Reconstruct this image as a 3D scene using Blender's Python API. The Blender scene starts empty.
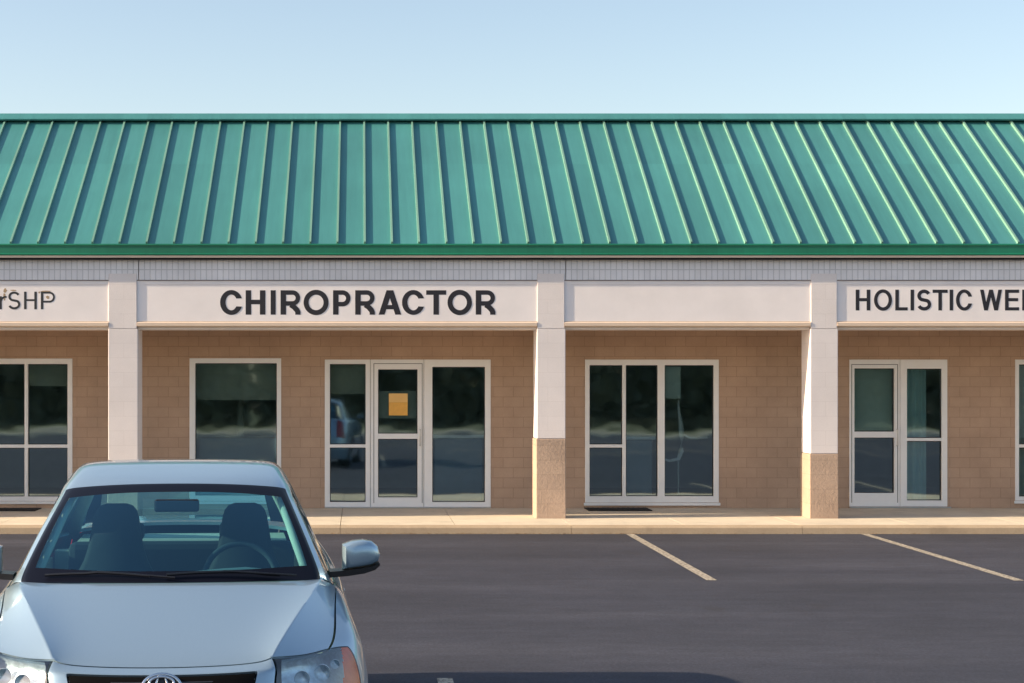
import bpy, bmesh, math, random
from mathutils import Vector, Matrix
random.seed(7)
R = math.radians
scene = bpy.context.scene
COL = scene.collection

# ------------------------------------------------------------------ helpers
def tag(o, label=None, cat=None, group=None, kind=None):
    if label: o['label'] = label
    if cat: o['category'] = cat
    if group: o['group'] = group
    if kind: o['kind'] = kind
    return o

def empty(name, loc=(0, 0, 0), rz=0, parent=None):
    o = bpy.data.objects.new(name, None)
    COL.objects.link(o)
    o.location = loc
    o.rotation_euler = (0, 0, rz)
    o.empty_display_size = 0.1
    if parent: o.parent = parent
    return o

class MB:
    def __init__(s):
        s.v = []; s.f = []; s.smooth = False
    def box(s, x0, x1, y0, y1, z0, z1):
        b = len(s.v)
        s.v += [(x0,y0,z0),(x1,y0,z0),(x1,y1,z0),(x0,y1,z0),(x0,y0,z1),(x1,y0,z1),(x1,y1,z1),(x0,y1,z1)]
        s.f += [tuple(b+i for i in q) for q in ((0,3,2,1),(4,5,6,7),(0,1,5,4),(1,2,6,5),(2,3,7,6),(3,0,4,7))]
        return s
    def quad(s, a, b, c, d):
        n = len(s.v); s.v += [a,b,c,d]; s.f.append((n,n+1,n+2,n+3)); return s
    def prism(s, poly, fn0, fn1):
        """poly: 2D loop; fn maps (a,b)->3D for both caps"""
        n = len(s.v); k = len(poly)
        s.v += [fn0(p) for p in poly] + [fn1(p) for p in poly]
        s.f.append(tuple(range(n, n+k))); s.f.append(tuple(reversed(range(n+k, n+2*k))))
        for i in range(k):
            j = (i+1) % k
            s.f.append((n+i, n+k+i, n+k+j, n+j))
        return s
    def tube(s, pts, r, n=8, caps=True):
        pts = [Vector(p) for p in pts]; b0 = len(s.v)
        up = Vector((0.02, 0.01, 1))
        for i, p in enumerate(pts):
            a = pts[max(0, i-1)]; c = pts[min(len(pts)-1, i+1)]
            t = (c-a).normalized()
            u = t.cross(up)
            if u.length < 1e-3: u = t.cross(Vector((1, 0, 0)))
            u.normalize(); w = t.cross(u)
            rr = r[i] if isinstance(r, (list, tuple)) else r
            for k in range(n):
                an = 2*math.pi*k/n
                s.v.append(tuple(p + u*math.cos(an)*rr + w*math.sin(an)*rr))
        for i in range(len(pts)-1):
            for k in range(n):
                a = b0+i*n+k; b = b0+i*n+(k+1) % n
                s.f.append((a, b, b+n, a+n))
        if caps:
            s.f.append(tuple(b0+k for k in reversed(range(n))))
            e = b0+(len(pts)-1)*n
            s.f.append(tuple(e+k for k in range(n)))
        return s
    def lathe_x(s, prof, cx, cy, cz, n=40, sign=1):
        """profile list of (r, x) revolved about the x axis"""
        b0 = len(s.v)
        for (r, x) in prof:
            for k in range(n):
                an = 2*math.pi*k/n
                s.v.append((cx+sign*x, cy+r*math.cos(an), cz+r*math.sin(an)))
        for i in range(len(prof)-1):
            for k in range(n):
                a = b0+i*n+k; b = b0+i*n+(k+1) % n
                s.f.append((a, b, b+n, a+n))
        return s
    def build(s, name, mat, parent=None, smooth=False, bevel=0, subsurf=0):
        me = bpy.data.meshes.new(name)
        me.from_pydata(s.v, [], s.f); me.update()
        bm = bmesh.new(); bm.from_mesh(me)
        bmesh.ops.recalc_face_normals(bm, faces=bm.faces)
        bm.to_mesh(me); bm.free()
        o = bpy.data.objects.new(name, me); COL.objects.link(o)
        if mat: me.materials.append(mat)
        if parent: o.parent = parent
        if smooth or subsurf:
            for p in me.polygons: p.use_smooth = True
        if subsurf:
            m = o.modifiers.new('s', 'SUBSURF'); m.levels = subsurf; m.render_levels = subsurf
        if bevel:
            m = o.modifiers.new('b', 'BEVEL'); m.width = bevel; m.segments = 2; m.limit_method = 'ANGLE'
        return o

HC = 2.0
# ------------------------------------------------------------------ materials
def newmat(name):
    m = bpy.data.materials.new(name); m.use_nodes = True
    nt = m.node_tree; nt.nodes.clear()
    out = nt.nodes.new('ShaderNodeOutputMaterial')
    return m, nt, out

def N(nt, t, **kw):
    n = nt.nodes.new(t)
    for k, v in kw.items():
        if k.startswith('_'): setattr(n, k[1:], v)
        else: n.inputs[k.replace('__', ' ')].default_value = v
    return n

def coords(nt, scale=(1, 1, 1), rot=(0, 0, 0), loc=(0, 0, 0), gen='Object'):
    tc = nt.nodes.new('ShaderNodeTexCoord')
    mp = nt.nodes.new('ShaderNodeMapping')
    mp.inputs['Scale'].default_value = scale
    mp.inputs['Rotation'].default_value = rot
    mp.inputs['Location'].default_value = loc
    nt.links.new(tc.outputs[gen], mp.inputs['Vector'])
    return mp.outputs['Vector']

def noise(nt, vec, scale, detail=4, rough=0.6):
    n = nt.nodes.new('ShaderNodeTexNoise')
    n.inputs['Scale'].default_value = scale; n.inputs['Detail'].default_value = detail
    n.inputs['Roughness'].default_value = rough
    nt.links.new(vec, n.inputs['Vector'])
    return n.outputs['Fac']

def ramp(nt, fac, stops):
    r = nt.nodes.new('ShaderNodeValToRGB')
    el = r.color_ramp.elements
    while len(el) < len(stops): el.new(0.5)
    for e, (p, c) in zip(el, stops):
        e.position = p
        e.color = (c[0], c[1], c[2], 1) if not isinstance(c, (int, float)) else (c, c, c, 1)
    nt.links.new(fac, r.inputs['Fac'])
    return r.outputs['Color']

def mixc(nt, a, b, fac, mode='MIX'):
    m = nt.nodes.new('ShaderNodeMix'); m.data_type = 'RGBA'; m.blend_type = mode
    for sock, v in ((m.inputs[0], fac), (m.inputs[6], a), (m.inputs[7], b)):
        if hasattr(v, 'links') or isinstance(v, bpy.types.NodeSocket): nt.links.new(v, sock)
        elif isinstance(v, (int, float)): sock.default_value = v
        else: sock.default_value = (v[0], v[1], v[2], 1)
    return m.outputs[2]

def bump(nt, h, strength=0.3, dist=0.01, normal=None):
    b = nt.nodes.new('ShaderNodeBump')
    b.inputs['Strength'].default_value = strength; b.inputs['Distance'].default_value = dist
    nt.links.new(h, b.inputs['Height'])
    if normal: nt.links.new(normal, b.inputs['Normal'])
    return b.outputs['Normal']

def pbsdf(nt, out, col, rough=0.6, metal=0.0, normal=None, spec=0.5, coat=0.0):
    p = nt.nodes.new('ShaderNodeBsdfPrincipled')
    if isinstance(col, bpy.types.NodeSocket): nt.links.new(col, p.inputs['Base Color'])
    else: p.inputs['Base Color'].default_value = (*col, 1)
    if isinstance(rough, bpy.types.NodeSocket): nt.links.new(rough, p.inputs['Roughness'])
    else: p.inputs['Roughness'].default_value = rough
    p.inputs['Metallic'].default_value = metal
    p.inputs['Specular IOR Level'].default_value = spec
    p.inputs['Coat Weight'].default_value = coat
    p.inputs['Coat Roughness'].default_value = 0.04
    if normal: nt.links.new(normal, p.inputs['Normal'])
    nt.links.new(p.outputs[0], out.inputs['Surface'])
    return p

def simple(name, col, rough=0.6, metal=0.0, var=0.06, nscale=6, bs=0.0, bscale=80, spec=0.5, coat=0.0):
    m, nt, out = newmat(name)
    v = coords(nt)
    f = noise(nt, v, nscale, 5)
    c = ramp(nt, f, [(0.25, tuple(x*(1-var) for x in col)), (0.75, tuple(min(1, x*(1+var)) for x in col))])
    nrm = None
    if bs: nrm = bump(nt, noise(nt, v, bscale, 4), bs, 0.01)
    pbsdf(nt, out, c, rough, metal, nrm, spec, coat)
    return m

def masonry(name, col, colb, mortar, bw, bh, off=0.5, msize=0.006, rough=0.85, jb=0.5, grain=0.25, grain_s=60, stain=None, freq=2, blotch=0.12, loc=(0,0,0)):
    """blocks laid in the object's x-z plane"""
    m, nt, out = newmat(name)
    v = coords(nt, rot=(R(-90), 0, 0), loc=loc)
    br = nt.nodes.new('ShaderNodeTexBrick')
    br.offset = off; br.offset_frequency = freq
    br.inputs['Scale'].default_value = 1
    br.inputs['Brick Width'].default_value = bw
    br.inputs['Row Height'].default_value = bh
    br.inputs['Mortar Size'].default_value = msize
    br.inputs['Mortar Smooth'].default_value = 0.4
    br.inputs['Color1'].default_value = (*col, 1); br.inputs['Color2'].default_value = (*colb, 1)
    br.inputs['Mortar'].default_value = (*mortar, 1)
    nt.links.new(v, br.inputs['Vector'])
    v3 = coords(nt)
    n1 = noise(nt, v3, 1.3, 5, 0.65)
    c = mixc(nt, br.outputs['Color'], ramp(nt, n1, [(0.3, 1-blotch), (0.7, 1.0)]), 1.0, 'MULTIPLY')
    n2 = noise(nt, v3, grain_s, 4, 0.7)
    c = mixc(nt, c, ramp(nt, n2, [(0.3, 0.9), (0.7, 1.0)]), 1.0, 'MULTIPLY')
    inv = nt.nodes.new('ShaderNodeMath'); inv.operation = 'SUBTRACT'; inv.inputs[0].default_value = 1
    nt.links.new(br.outputs['Fac'], inv.inputs[1])
    nb = bump(nt, n2, grain, 0.008)
    nb = bump(nt, inv.outputs[0], jb, 0.006, nb)
    pbsdf(nt, out, c, rough, 0, nb, 0.25)
    return m

def glass_mat(name, tint, refl=0.08, grazing=1.0, wav=0.0, rough=0.0, wscale=1.2, gcol=(0.95, 0.98, 1)):
    """thin single-sheet glass: tinted transmission + mirror reflection by facing angle"""
    m, nt, out = newmat(name)
    tr = nt.nodes.new('ShaderNodeBsdfTransparent'); tr.inputs['Color'].default_value = (*tint, 1)
    gl = nt.nodes.new('ShaderNodeBsdfGlossy'); gl.inputs['Roughness'].default_value = rough
    gl.inputs['Color'].default_value = (*gcol, 1)
    lw = nt.nodes.new('ShaderNodeLayerWeight'); lw.inputs['Blend'].default_value = 0.5
    pw = nt.nodes.new('ShaderNodeMath'); pw.operation = 'POWER'; pw.inputs[1].default_value = 4.0
    nt.links.new(lw.outputs['Facing'], pw.inputs[0])
    ml = nt.nodes.new('ShaderNodeMath'); ml.operation = 'MULTIPLY_ADD'
    ml.inputs[1].default_value = grazing*(1-refl); ml.inputs[2].default_value = refl
    nt.links.new(pw.outputs[0], ml.inputs[0])
    mx = nt.nodes.new('ShaderNodeMixShader')
    nt.links.new(ml.outputs[0], mx.inputs[0])
    nt.links.new(tr.outputs[0], mx.inputs[1]); nt.links.new(gl.outputs[0], mx.inputs[2])
    if wav:
        v = coords(nt, scale=(1, 1, 1.6))
        nrm = bump(nt, noise(nt, v, wscale, 2, 0.4), wav, 0.02)
        nt.links.new(nrm, gl.inputs['Normal'])
    nt.links.new(mx.outputs[0], out.inputs['Surface'])
    return m

M = {}
# asphalt
def asphalt():
    m, nt, out = newmat('asphalt')
    v = coords(nt)
    vb = coords(nt, scale=(0.10, 0.9, 1))
    big = noise(nt, vb, 0.8, 5, 0.6)
    c = ramp(nt, big, [(0.3, (0.032, 0.035, 0.051)), (0.5, (0.045, 0.048, 0.068)), (0.72, (0.068, 0.071, 0.094))])
    med = noise(nt, v, 0.35, 5, 0.7)
    c = mixc(nt, c, ramp(nt, med, [(0.35, 0.80), (0.65, 1.08)]), 1.0, 'MULTIPLY')
    fine = noise(nt, v, 38, 4, 0.85)
    c = mixc(nt, c, ramp(nt, fine, [(0.3, 0.50), (0.7, 1.5)]), 1.0, 'MULTIPLY')
    midn = noise(nt, coords(nt, scale=(0.6, 1.3, 1)), 5.0, 5, 0.75)
    c = mixc(nt, c, ramp(nt, midn, [(0.3, 0.80), (0.7, 1.16)]), 1.0, 'MULTIPLY')
    # bright single stones
    vo = nt.nodes.new('ShaderNodeTexVoronoi'); vo.inputs['Scale'].default_value = 45
    nt.links.new(v, vo.inputs['Vector'])
    sp = ramp(nt, vo.outputs['Distance'], [(0.08, 1.0), (0.16, 0.0)])
    rn = ramp(nt, noise(nt, v, 18, 2), [(0.55, 0.0), (0.62, 1.0)])
    spk = mixc(nt, sp, rn, 1.0, 'MULTIPLY')
    c = mixc(nt, c, (0.19, 0.17, 0.15), spk)
    # old drips and darker drive bands
    st = ramp(nt, noise(nt, coords(nt, scale=(0.9, 0.5, 1), loc=(3, 1, 0)), 1.1, 3, 0.55), [(0.66, 0.0), (0.78, 0.6)])
    c = mixc(nt, c, (0.030, 0.027, 0.027), st)
    nrm = bump(nt, fine, 0.45, 0.012)
    pbsdf(nt, out, c, 0.78, 0, nrm, 0.35)
    return m
M['asphalt'] = asphalt()

def concrete(name, col, joint=1.55):
    m, nt, out = newmat(name)
    v = coords(nt)
    n1 = noise(nt, v, 1.6, 6, 0.65)
    c = ramp(nt, n1, [(0.3, tuple(x*0.8 for x in col)), (0.7, col)])
    n2 = noise(nt, v, 70, 3, 0.8)
    c = mixc(nt, c, ramp(nt, n2, [(0.3, 0.85), (0.7, 1.05)]), 1.0, 'MULTIPLY')
    st = ramp(nt, noise(nt, coords(nt, scale=(1, 2.2, 1), loc=(7, 0, 2)), 2.3, 4, 0.6), [(0.58, 0.0), (0.72, 0.35)])
    c = mixc(nt, c, tuple(x*0.45 for x in col), st)
    pbsdf(nt, out, c, 0.85, 0, bump(nt, n2, 0.3, 0.006), 0.3)
    return m
M['walk'] = concrete('walk_concrete', (0.80, 0.71, 0.57))
M['kerb'] = concrete('kerb_concrete', (0.52, 0.40, 0.275))
M['line_paint'] = None

def line_paint():
    m, nt, out = newmat('line_paint')
    v = coords(nt)
    n1 = noise(nt, v, 30, 5, 0.8)
    worn = ramp(nt, n1, [(0.42, 0.0), (0.56, 1.0)])
    c = mixc(nt, (0.13, 0.11, 0.09), (0.56, 0.50, 0.40), worn)
    pbsdf(nt, out, c, 0.8, 0, bump(nt, n1, 0.3, 0.004), 0.3)
    return m
M['line_paint'] = line_paint()

def roof_metal(name, col, rough=0.32):
    m, nt, out = newmat(name)
    v = coords(nt)
    n1 = noise(nt, v, 0.5, 4, 0.6)
    c = ramp(nt, n1, [(0.3, tuple(x*0.90 for x in col)), (0.7, tuple(x*1.06 for x in col))])
    streak = noise(nt, coords(nt, scale=(9, 0.5, 0.5)), 1.5, 5, 0.7)
    c = mixc(nt, c, ramp(nt, streak, [(0.3, 0.90), (0.7, 1.03)]), 1.0, 'MULTIPLY')
    sn = nt.nodes.new('ShaderNodeVectorMath'); sn.operation = 'SNAP'; sn.inputs[1].default_value = (0.3765, 1000, 1000)
    nt.links.new(coords(nt, loc=(0.07, 0, 0)), sn.inputs[0])
    wn = nt.nodes.new('ShaderNodeTexWhiteNoise'); nt.links.new(sn.outputs[0], wn.inputs['Vector'])
    c = mixc(nt, c, ramp(nt, wn.outputs['Value'], [(0.0, 0.90), (1.0, 1.04)]), 1.0, 'MULTIPLY')
    oil = noise(nt, coords(nt, scale=(2.6, 0.9, 0.9)), 1.0, 2, 0.5)
    pbsdf(nt, out, c, rough, 0.0, bump(nt, oil, 0.22, 0.03), 0.45)
    return m
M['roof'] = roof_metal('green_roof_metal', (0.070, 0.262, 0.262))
M['rib'] = roof_metal('sunlit_rib_metal', (0.19, 0.37, 0.295), 0.26)  # sun highlight on the seams put into the colour: paler, warmer than roof
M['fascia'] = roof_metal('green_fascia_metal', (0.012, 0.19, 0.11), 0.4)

M['wall'] = masonry('tan_block_wall', (0.60, 0.42, 0.305), (0.575, 0.40, 0.29), (0.43, 0.295, 0.21), 0.305, 0.152, msize=0.0036, jb=0.5, blotch=0.2)
M['stucco'] = masonry('pale_painted_block', (0.86, 0.80, 0.80), (0.845, 0.785, 0.785), (0.77, 0.71, 0.71), 0.406, 0.203, msize=0.003, jb=0.25, grain=0.35, grain_s=90, blotch=0.10)
M['frieze'] = masonry('pale_soldier_brick', (0.90, 0.89, 0.93), (0.85, 0.84, 0.88), (0.63, 0.63, 0.67), 0.078, 0.155, off=0.0, msize=0.007, jb=0.6, grain=0.3, grain_s=90, blotch=0.16, loc=(0, -(HC-(269.6-382)*24.3/1750.0-0.105), 0))
M['split'] = masonry('brown_split_block', (0.54, 0.40, 0.31), (0.50, 0.37, 0.29), (0.45, 0.335, 0.26), 0.406, 0.203, msize=0.005, jb=0.25, grain=1.0, grain_s=30, blotch=0.25)
M['panel'] = simple('sign_panel_stucco', (0.86, 0.81, 0.82), 0.8, var=0.05, nscale=2.2, bs=0.25, bscale=120)
M['molding'] = simple('painted_molding', (0.70, 0.56, 0.45), 0.6, var=0.05)
M['soffit'] = simple('soffit_board', (0.80, 0.70, 0.62), 0.7)
M['frame'] = simple('white_window_frame', (0.92, 0.92, 0.92), 0.4, var=0.03)
M['glass'] = glass_mat('window_glass', (0.55, 0.70, 0.74), 0.34, 0.7, wav=0.09, rough=0.032, wscale=1.1, gcol=(0.68, 0.90, 1.0))
M['int_wall'] = simple('interior_plaster', (0.52, 0.58, 0.56), 0.9)
M['int_floor'] = simple('interior_carpet', (0.22, 0.30, 0.36), 0.9)
M['letter'] = simple('black_sign_letter', (0.018, 0.015, 0.022), 0.45, var=0.1)
M['letter_thin'] = simple('black_thin_letter', (0.03, 0.03, 0.035), 0.45, var=0.1)
M['rust'] = simple('glue_smear', (0.42, 0.31, 0.20), 0.8, var=0.3, nscale=40)
M['blind'] = simple('olive_shade_cloth', (0.48, 0.46, 0.37), 0.9)
M['curtain'] = simple('teal_curtain_cloth', (0.55, 0.72, 0.68), 0.9)
M['orange'] = simple('orange_paper', (0.85, 0.46, 0.10), 0.7, var=0.08, nscale=18)
M['yellow'] = simple('yellow_paper', (0.88, 0.56, 0.20), 0.7)
M['grey_board'] = simple('grey_board', (0.38, 0.38, 0.32), 0.7)
M['paper'] = simple('pale_paper', (0.50, 0.55, 0.52), 0.7)
M['mat'] = simple('black_rubber_mat', (0.012, 0.012, 0.014), 0.9, bs=0.5, bscale=200)
M['steel'] = simple('brushed_steel', (0.6, 0.6, 0.6), 0.3, metal=1.0)
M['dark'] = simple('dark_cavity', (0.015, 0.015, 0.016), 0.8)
M['leaf'] = simple('hedge_leaf', (0.100, 0.110, 0.068), 0.8, var=0.25, nscale=0.8)
M['bark'] = simple('tree_bark', (0.10, 0.075, 0.05), 0.9)
M['grass'] = simple('verge_grass', (0.10, 0.12, 0.05), 0.95, var=0.3, nscale=3)
M['joint'] = simple('ledge_shade', (0.20, 0.17, 0.16), 0.8)  # dark tone of the shade line painted above the sign panels
M['dirt'] = simple('far_ground', (0.16, 0.14, 0.09), 0.95, var=0.2, nscale=0.05)
M['litter'] = simple('dry_leaf', (0.26, 0.17, 0.09), 0.9, var=0.3, nscale=30)

# car
def paint():
    m, nt, out = newmat('silver_blue_paint')
    v = coords(nt)
    fl = noise(nt, v, 900, 1, 0.5)
    c = ramp(nt, fl, [(0.35, (0.30, 0.425, 0.53)), (0.65, (0.40, 0.535, 0.64))])
    p = pbsdf(nt, out, c, 0.30, 0.55, None, 0.5, 1.0)
    return m
M['paint'] = paint()
M['black_trim'] = simple('black_trim', (0.012, 0.013, 0.017), 0.3)
M['frit'] = simple('black_glass_border', (0.006, 0.007, 0.014), 0.3, spec=0.12)
M['rubber'] = simple('tyre_rubber', (0.02, 0.02, 0.021), 0.85, bs=0.2)
M['alloy'] = simple('alloy_rim', (0.55, 0.56, 0.58), 0.3, metal=0.9)
M['chrome'] = simple('chrome', (0.75, 0.77, 0.80), 0.12, metal=1.0, var=0.01)
M['void'] = simple('grille_black', (0.004, 0.004, 0.005), 0.9, spec=0.1)
M['smoke'] = simple('smoked_chrome', (0.10, 0.10, 0.11), 0.3, metal=0.6)
M['car_glass'] = glass_mat('car_glass', (0.56, 0.92, 0.97), 0.15, 0.9, gcol=(0.42, 0.80, 1.0))
M['side_glass'] = glass_mat('car_side_glass', (0.35, 0.5, 0.5), 0.06, 0.9)
M['lens'] = glass_mat('lamp_lens', (0.85, 0.93, 0.97), 0.12, 0.9)
M['reflector'] = simple('lamp_reflector', (0.62, 0.70, 0.76), 0.35, metal=0.55, var=0.3, nscale=30, bs=0.5, bscale=25)
M['amber'] = simple('amber_marker', (0.55, 0.12, 0.06), 0.25, var=0.15, nscale=20)
M['red_lamp'] = simple('red_tail_lamp', (0.42, 0.015, 0.02), 0.2)
M['seat'] = simple('seat_cloth', (0.016, 0.028, 0.040), 0.85, bs=0.2, bscale=150)
M['dash'] = simple('dashboard', (0.10, 0.14, 0.15), 0.75, bs=0.2, bscale=200)
M['cabin'] = simple('cabin_trim', (0.45, 0.47, 0.40), 0.8)

# ------------------------------------------------------------------ camera geometry
F = 1750.0; CX = 360.0; HY = 382.0; HC = 2.0
def PX(px, Y): return (px-CX)*Y/F
def PZ(py, Y): return HC-(py-HY)*Y/F
YK = 23.03      # kerb face
YC = 24.30      # front of columns and beam
YW = 26.30      # shop wall
ZW = 0.105      # walkway height
BX0, BX1 = -15.5, 16.5

cam_d = bpy.data.cameras.new('camera'); cam = bpy.data.objects.new('camera', cam_d); COL.objects.link(cam)
cam.location = (0, 0, HC); cam.rotation_euler = (R(90), 0, 0)
cam_d.sensor_width = 36; cam_d.lens = F/1024*36
cam_d.shift_x = (512-CX)/1024; cam_d.shift_y = (HY-341.5)/1024
cam_d.clip_end = 3000
scene.camera = cam

# ------------------------------------------------------------------ ground
def sheet(name, x0, x1, y0, y1, z, mat, nx=1, ny=1, kind='structure'):
    mb = MB()
    mb.quad((x0,y0,z),(x1,y0,z),(x1,y1,z),(x0,y1,z))
    o = mb.build(name, mat); tag(o, kind=kind); return o
sheet('ground', -900, 900, -900, 900, -0.012, M['dirt'])
sheet('parking_lot', -45, 45, -11.0, YK, 0.0, M['asphalt'])

for (yy, xa, xb) in ((-3.2, -24, 30), (2.6, 2.5, 26)):  # stripes out of view, added to give pale streaks in the shop glass
    m_ = MB()
    for i in range(40):
        a = xa+(xb-xa)*i/40; b = xa+(xb-xa)*(i+1)/40
        m_.quad((a, yy-.17, .004), (b, yy-.17, .004), (b, yy+.17, .004), (a, yy+.17, .004))
    o = m_.build('reflection_stripe', M['line_paint']); tag(o, kind='structure')
# walkway slabs + kerb
mb = MB()
x = BX0-3
while x < BX1+3:
    mb.box(x+0.004, x+1.516, YK+0.155, YW+0.02, -0.05, ZW)
    x += 1.52
w = mb.build('walkway', M['walk']); tag(w, kind='structure')
mb = MB(); x = BX0-3
while x < BX1+3:
    mb.prism([(YK-0.012, -0.05), (YK, ZW-0.025), (YK+0.02, ZW-0.004), (YK+0.035, ZW+0.002), (YK+0.151, ZW+0.002), (YK+0.151, -0.05)],
             lambda p, x=x: (x+0.003, p[0], p[1]), lambda p, x=x: (x+3.037, p[0], p[1]))
    x += 3.04
k = mb.build('kerb', M['kerb']); tag(k, kind='structure')
# joint filler bed under the slabs
mb = MB().box(BX0-3, BX1+3, YK+0.02, YW+6, -0.06, ZW-0.03)
b = mb.build('walkway_bed', M['kerb']); tag(b, kind='structure')

# parking lines
mb_l = []
def pline(x, y0, y1, w=0.105):
    m = MB()
    ny = 24
    for i in range(ny):
        a = y0+(y1-y0)*i/ny; b = y0+(y1-y0)*(i+1)/ny
        m.quad((x-w/2, a, 0.004), (x+w/2, a, 0.004), (x+w/2, b, 0.004), (x-w/2, b, 0.004))
    return m
for (lx, a, b_) in ((3.545, 17.63, YK-0.03), (6.63, 17.6, YK-0.03), (9.71, 17.6, YK-0.03), (0.57, 6.2, 11.8), (-2.6, 6.2, 11.8)):
    o = pline(lx, a, b_).build('parking_line', M['line_paint']); tag(o, kind='structure')

# ------------------------------------------------------------------ building
bld = empty('shop_building', (2.0, YW, ZW))
tag(bld, 'long single-storey tan brick shop building under a green standing-seam metal roof', 'building')
BO = Vector((2.0, YW, ZW))
def bpart(mb, name, mat, parent=None, **kw):
    """mesh coordinates are given in world space; store them relative to the building"""
    p = parent or bld
    off = Vector(BO)
    mb.v = [tuple(Vector(v)-off) for v in mb.v]
    return mb.build(name, mat, p, **kw)

# shop units: px extents on the wall plane (outer left, right, top, bottom)
U = {
 'A': (-62, 72.5, 358.5, 501),
 'B': (189.5, 281.2, 358.2, 501),
 'C': (324.8, 490.7, 359.5, 508.0),
 'D': (585, 718.7, 359.5, 502.5),
 'E': (849.2, 947.2, 359.5, 506.5),
 'F': (1015, 1108, 359.5, 500.5),
}
holes = []
for k_, (a, b_, t, bo) in U.items():
    holes.append((PX(a, YW), PX(b_, YW), max(ZW, PZ(bo, YW)), PZ(t, YW)))
ZTOP = 3.75
def wall_holes(x0, x1, z0, z1, y, th, holes):
    mb = MB()
    xs = sorted({x0, x1, *[h[0] for h in holes], *[h[1] for h in holes]})
    zs = sorted({z0, z1, *[h[2] for h in holes], *[h[3] for h in holes]})
    def ishole(xa, xb, za, zb):
        cx, cz = (xa+xb)/2, (za+zb)/2
        return any(h[0] < cx < h[1] and h[2] < cz < h[3] for h in holes)
    for i in range(len(xs)-1):
        for j in range(len(zs)-1):
            if not ishole(xs[i], xs[i+1], zs[j], zs[j+1]):
                mb.quad((xs[i], y, zs[j]), (xs[i+1], y, zs[j]), (xs[i+1], y, zs[j+1]), (xs[i], y, zs[j+1]))
    for h in holes:
        mb.quad((h[0], y, h[2]), (h[0], y+th, h[2]), (h[0], y+th, h[3]), (h[0], y, h[3]))
        mb.quad((h[1], y, h[2]), (h[1], y+th, h[2]), (h[1], y+th, h[3]), (h[1], y, h[3]))
        mb.quad((h[0], y, h[3]), (h[1], y, h[3]), (h[1], y+th, h[3]), (h[0], y+th, h[3]))
        mb.quad((h[0], y, h[2]), (h[1], y, h[2]), (h[1], y+th, h[2]), (h[0], y+th, h[2]))
    return mb
mb = wall_holes(BX0, BX1, ZW-0.05, 3.05, YW, 0.20, holes)
# the end and rear walls
mb.box(BX0, BX0+0.2, YW+0.01, YW+11, ZW-0.05, 3.72)
mb.box(BX1-0.2, BX1, YW+0.01, YW+11, ZW-0.05, 3.72)
mb.box(BX0, BX1, YW+11, YW+11.2, ZW-0.05, 3.72)
wallo = bpart(mb, 'wall', M['wall'])

# interior shell
mb = MB()
ZC = 2.95
mb.quad((BX0+.2, YW+5, ZW), (BX1-.2, YW+5, ZW), (BX1-.2, YW+5, ZC), (BX0+.2, YW+5, ZC))
for x in (-3.29, 2.66, 6.45):
    mb.box(x-.06, x+.06, YW+0.21, YW+5, ZW+.005, ZC)
bpart(mb, 'interior_wall', M['int_wall'])
mb = MB().box(BX0+.2, BX1-.2, YW+0.2, YW+5, ZC, ZC+.04)
bpart(mb, 'interior_ceiling', M['int_wall'])
mb = MB().box(BX0+.2, BX1-.2, YW+0.03, YW+5, ZW-.04, ZW+.004)
bpart(mb, 'interior_floor', M['int_floor'])

# canopy ceiling
mb = MB().box(BX0, BX1, YC+0.51, YW-0.003, 2.82, 2.86)
bpart(mb, 'canopy_ceiling', M['soffit'])

# columns : px extents of the front face
cols = [(-440.0, -410.3, 446), (-173.0, -143.3, 446), (108.2, 137.8, 467), (537.0, 565.5, 438.7), (810.5, 838.0, 453.7), (1112, 1141, 446)]
ZBB = PZ(328, YC)      # underside of the beam
ZPB = PZ(321.5, YC)    # bottom of the sign panel
ZPT = PZ(280.8, YC)    # top of the sign panel
ZFT = PZ(257.5, YC)    # top of the brick frieze
colx = []
CD = 0.50
for (a, b_, by) in cols:
    x0, x1 = PX(a, YC), PX(b_, YC); colx.append((x0, x1))
    zb = PZ(by, YC)
    mb = MB().box(x0, x1, YC, YC+CD, zb, ZBB-0.012)
    c = bpart(mb, 'column', M['stucco'], bevel=0.008)
    mb = MB().box(x0-0.012, x1+0.004, YC-0.012, YC+CD+0.012, ZW-.02, zb-0.004)
    # chamfered cap course
    ba = bpart(mb, 'column_base', M['split'], c, bevel=0.010)
    ba.parent = c
# pilasters (upper part of the columns, in the plane of the beam)
for (x0, x1) in colx:
    mb = MB().box(x0+0.006, x1-0.016, YC-0.002, YC+0.05, ZBB-0.010, ZPT+0.10)
    bpart(mb, 'pilaster', M['stucco'], bevel=0.004)
# beam core behind
mb = MB().box(BX0, BX1, YC+0.052, YC+CD, ZBB+0.02, ZFT+0.02)
bpart(mb, 'beam', M['soffit'])
# frieze, butted between control joints over the second and fourth columns
joints = [BX0, PX(138.6, YC), PX(565.8, YC), BX1]
for i in range(3):
    xa, xb = joints[i]+0.006, joints[i+1]-0.006
    mb = MB().box(xa, xb, YC+0.0005, YC+0.050, ZPT+0.10, ZFT)
    # between the pilasters the lower course runs down to the panel
    edges = []
    cs = [c for c in colx if c[1] > xa and c[0] < xb]
    cur = xa
    for c in sorted(cs):
        if c[0] > cur: edges.append((cur, c[0]+0.004))
        cur = c[1]-0.014
    if cur < xb: edges.append((cur, xb))
    for (e0, e1) in edges:
        mb.box(e0, e1, YC+0.0005, YC+0.050, ZPT+0.012, ZPT+0.10)
    bpart(mb, 'brick_frieze', M['frieze'])
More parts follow.
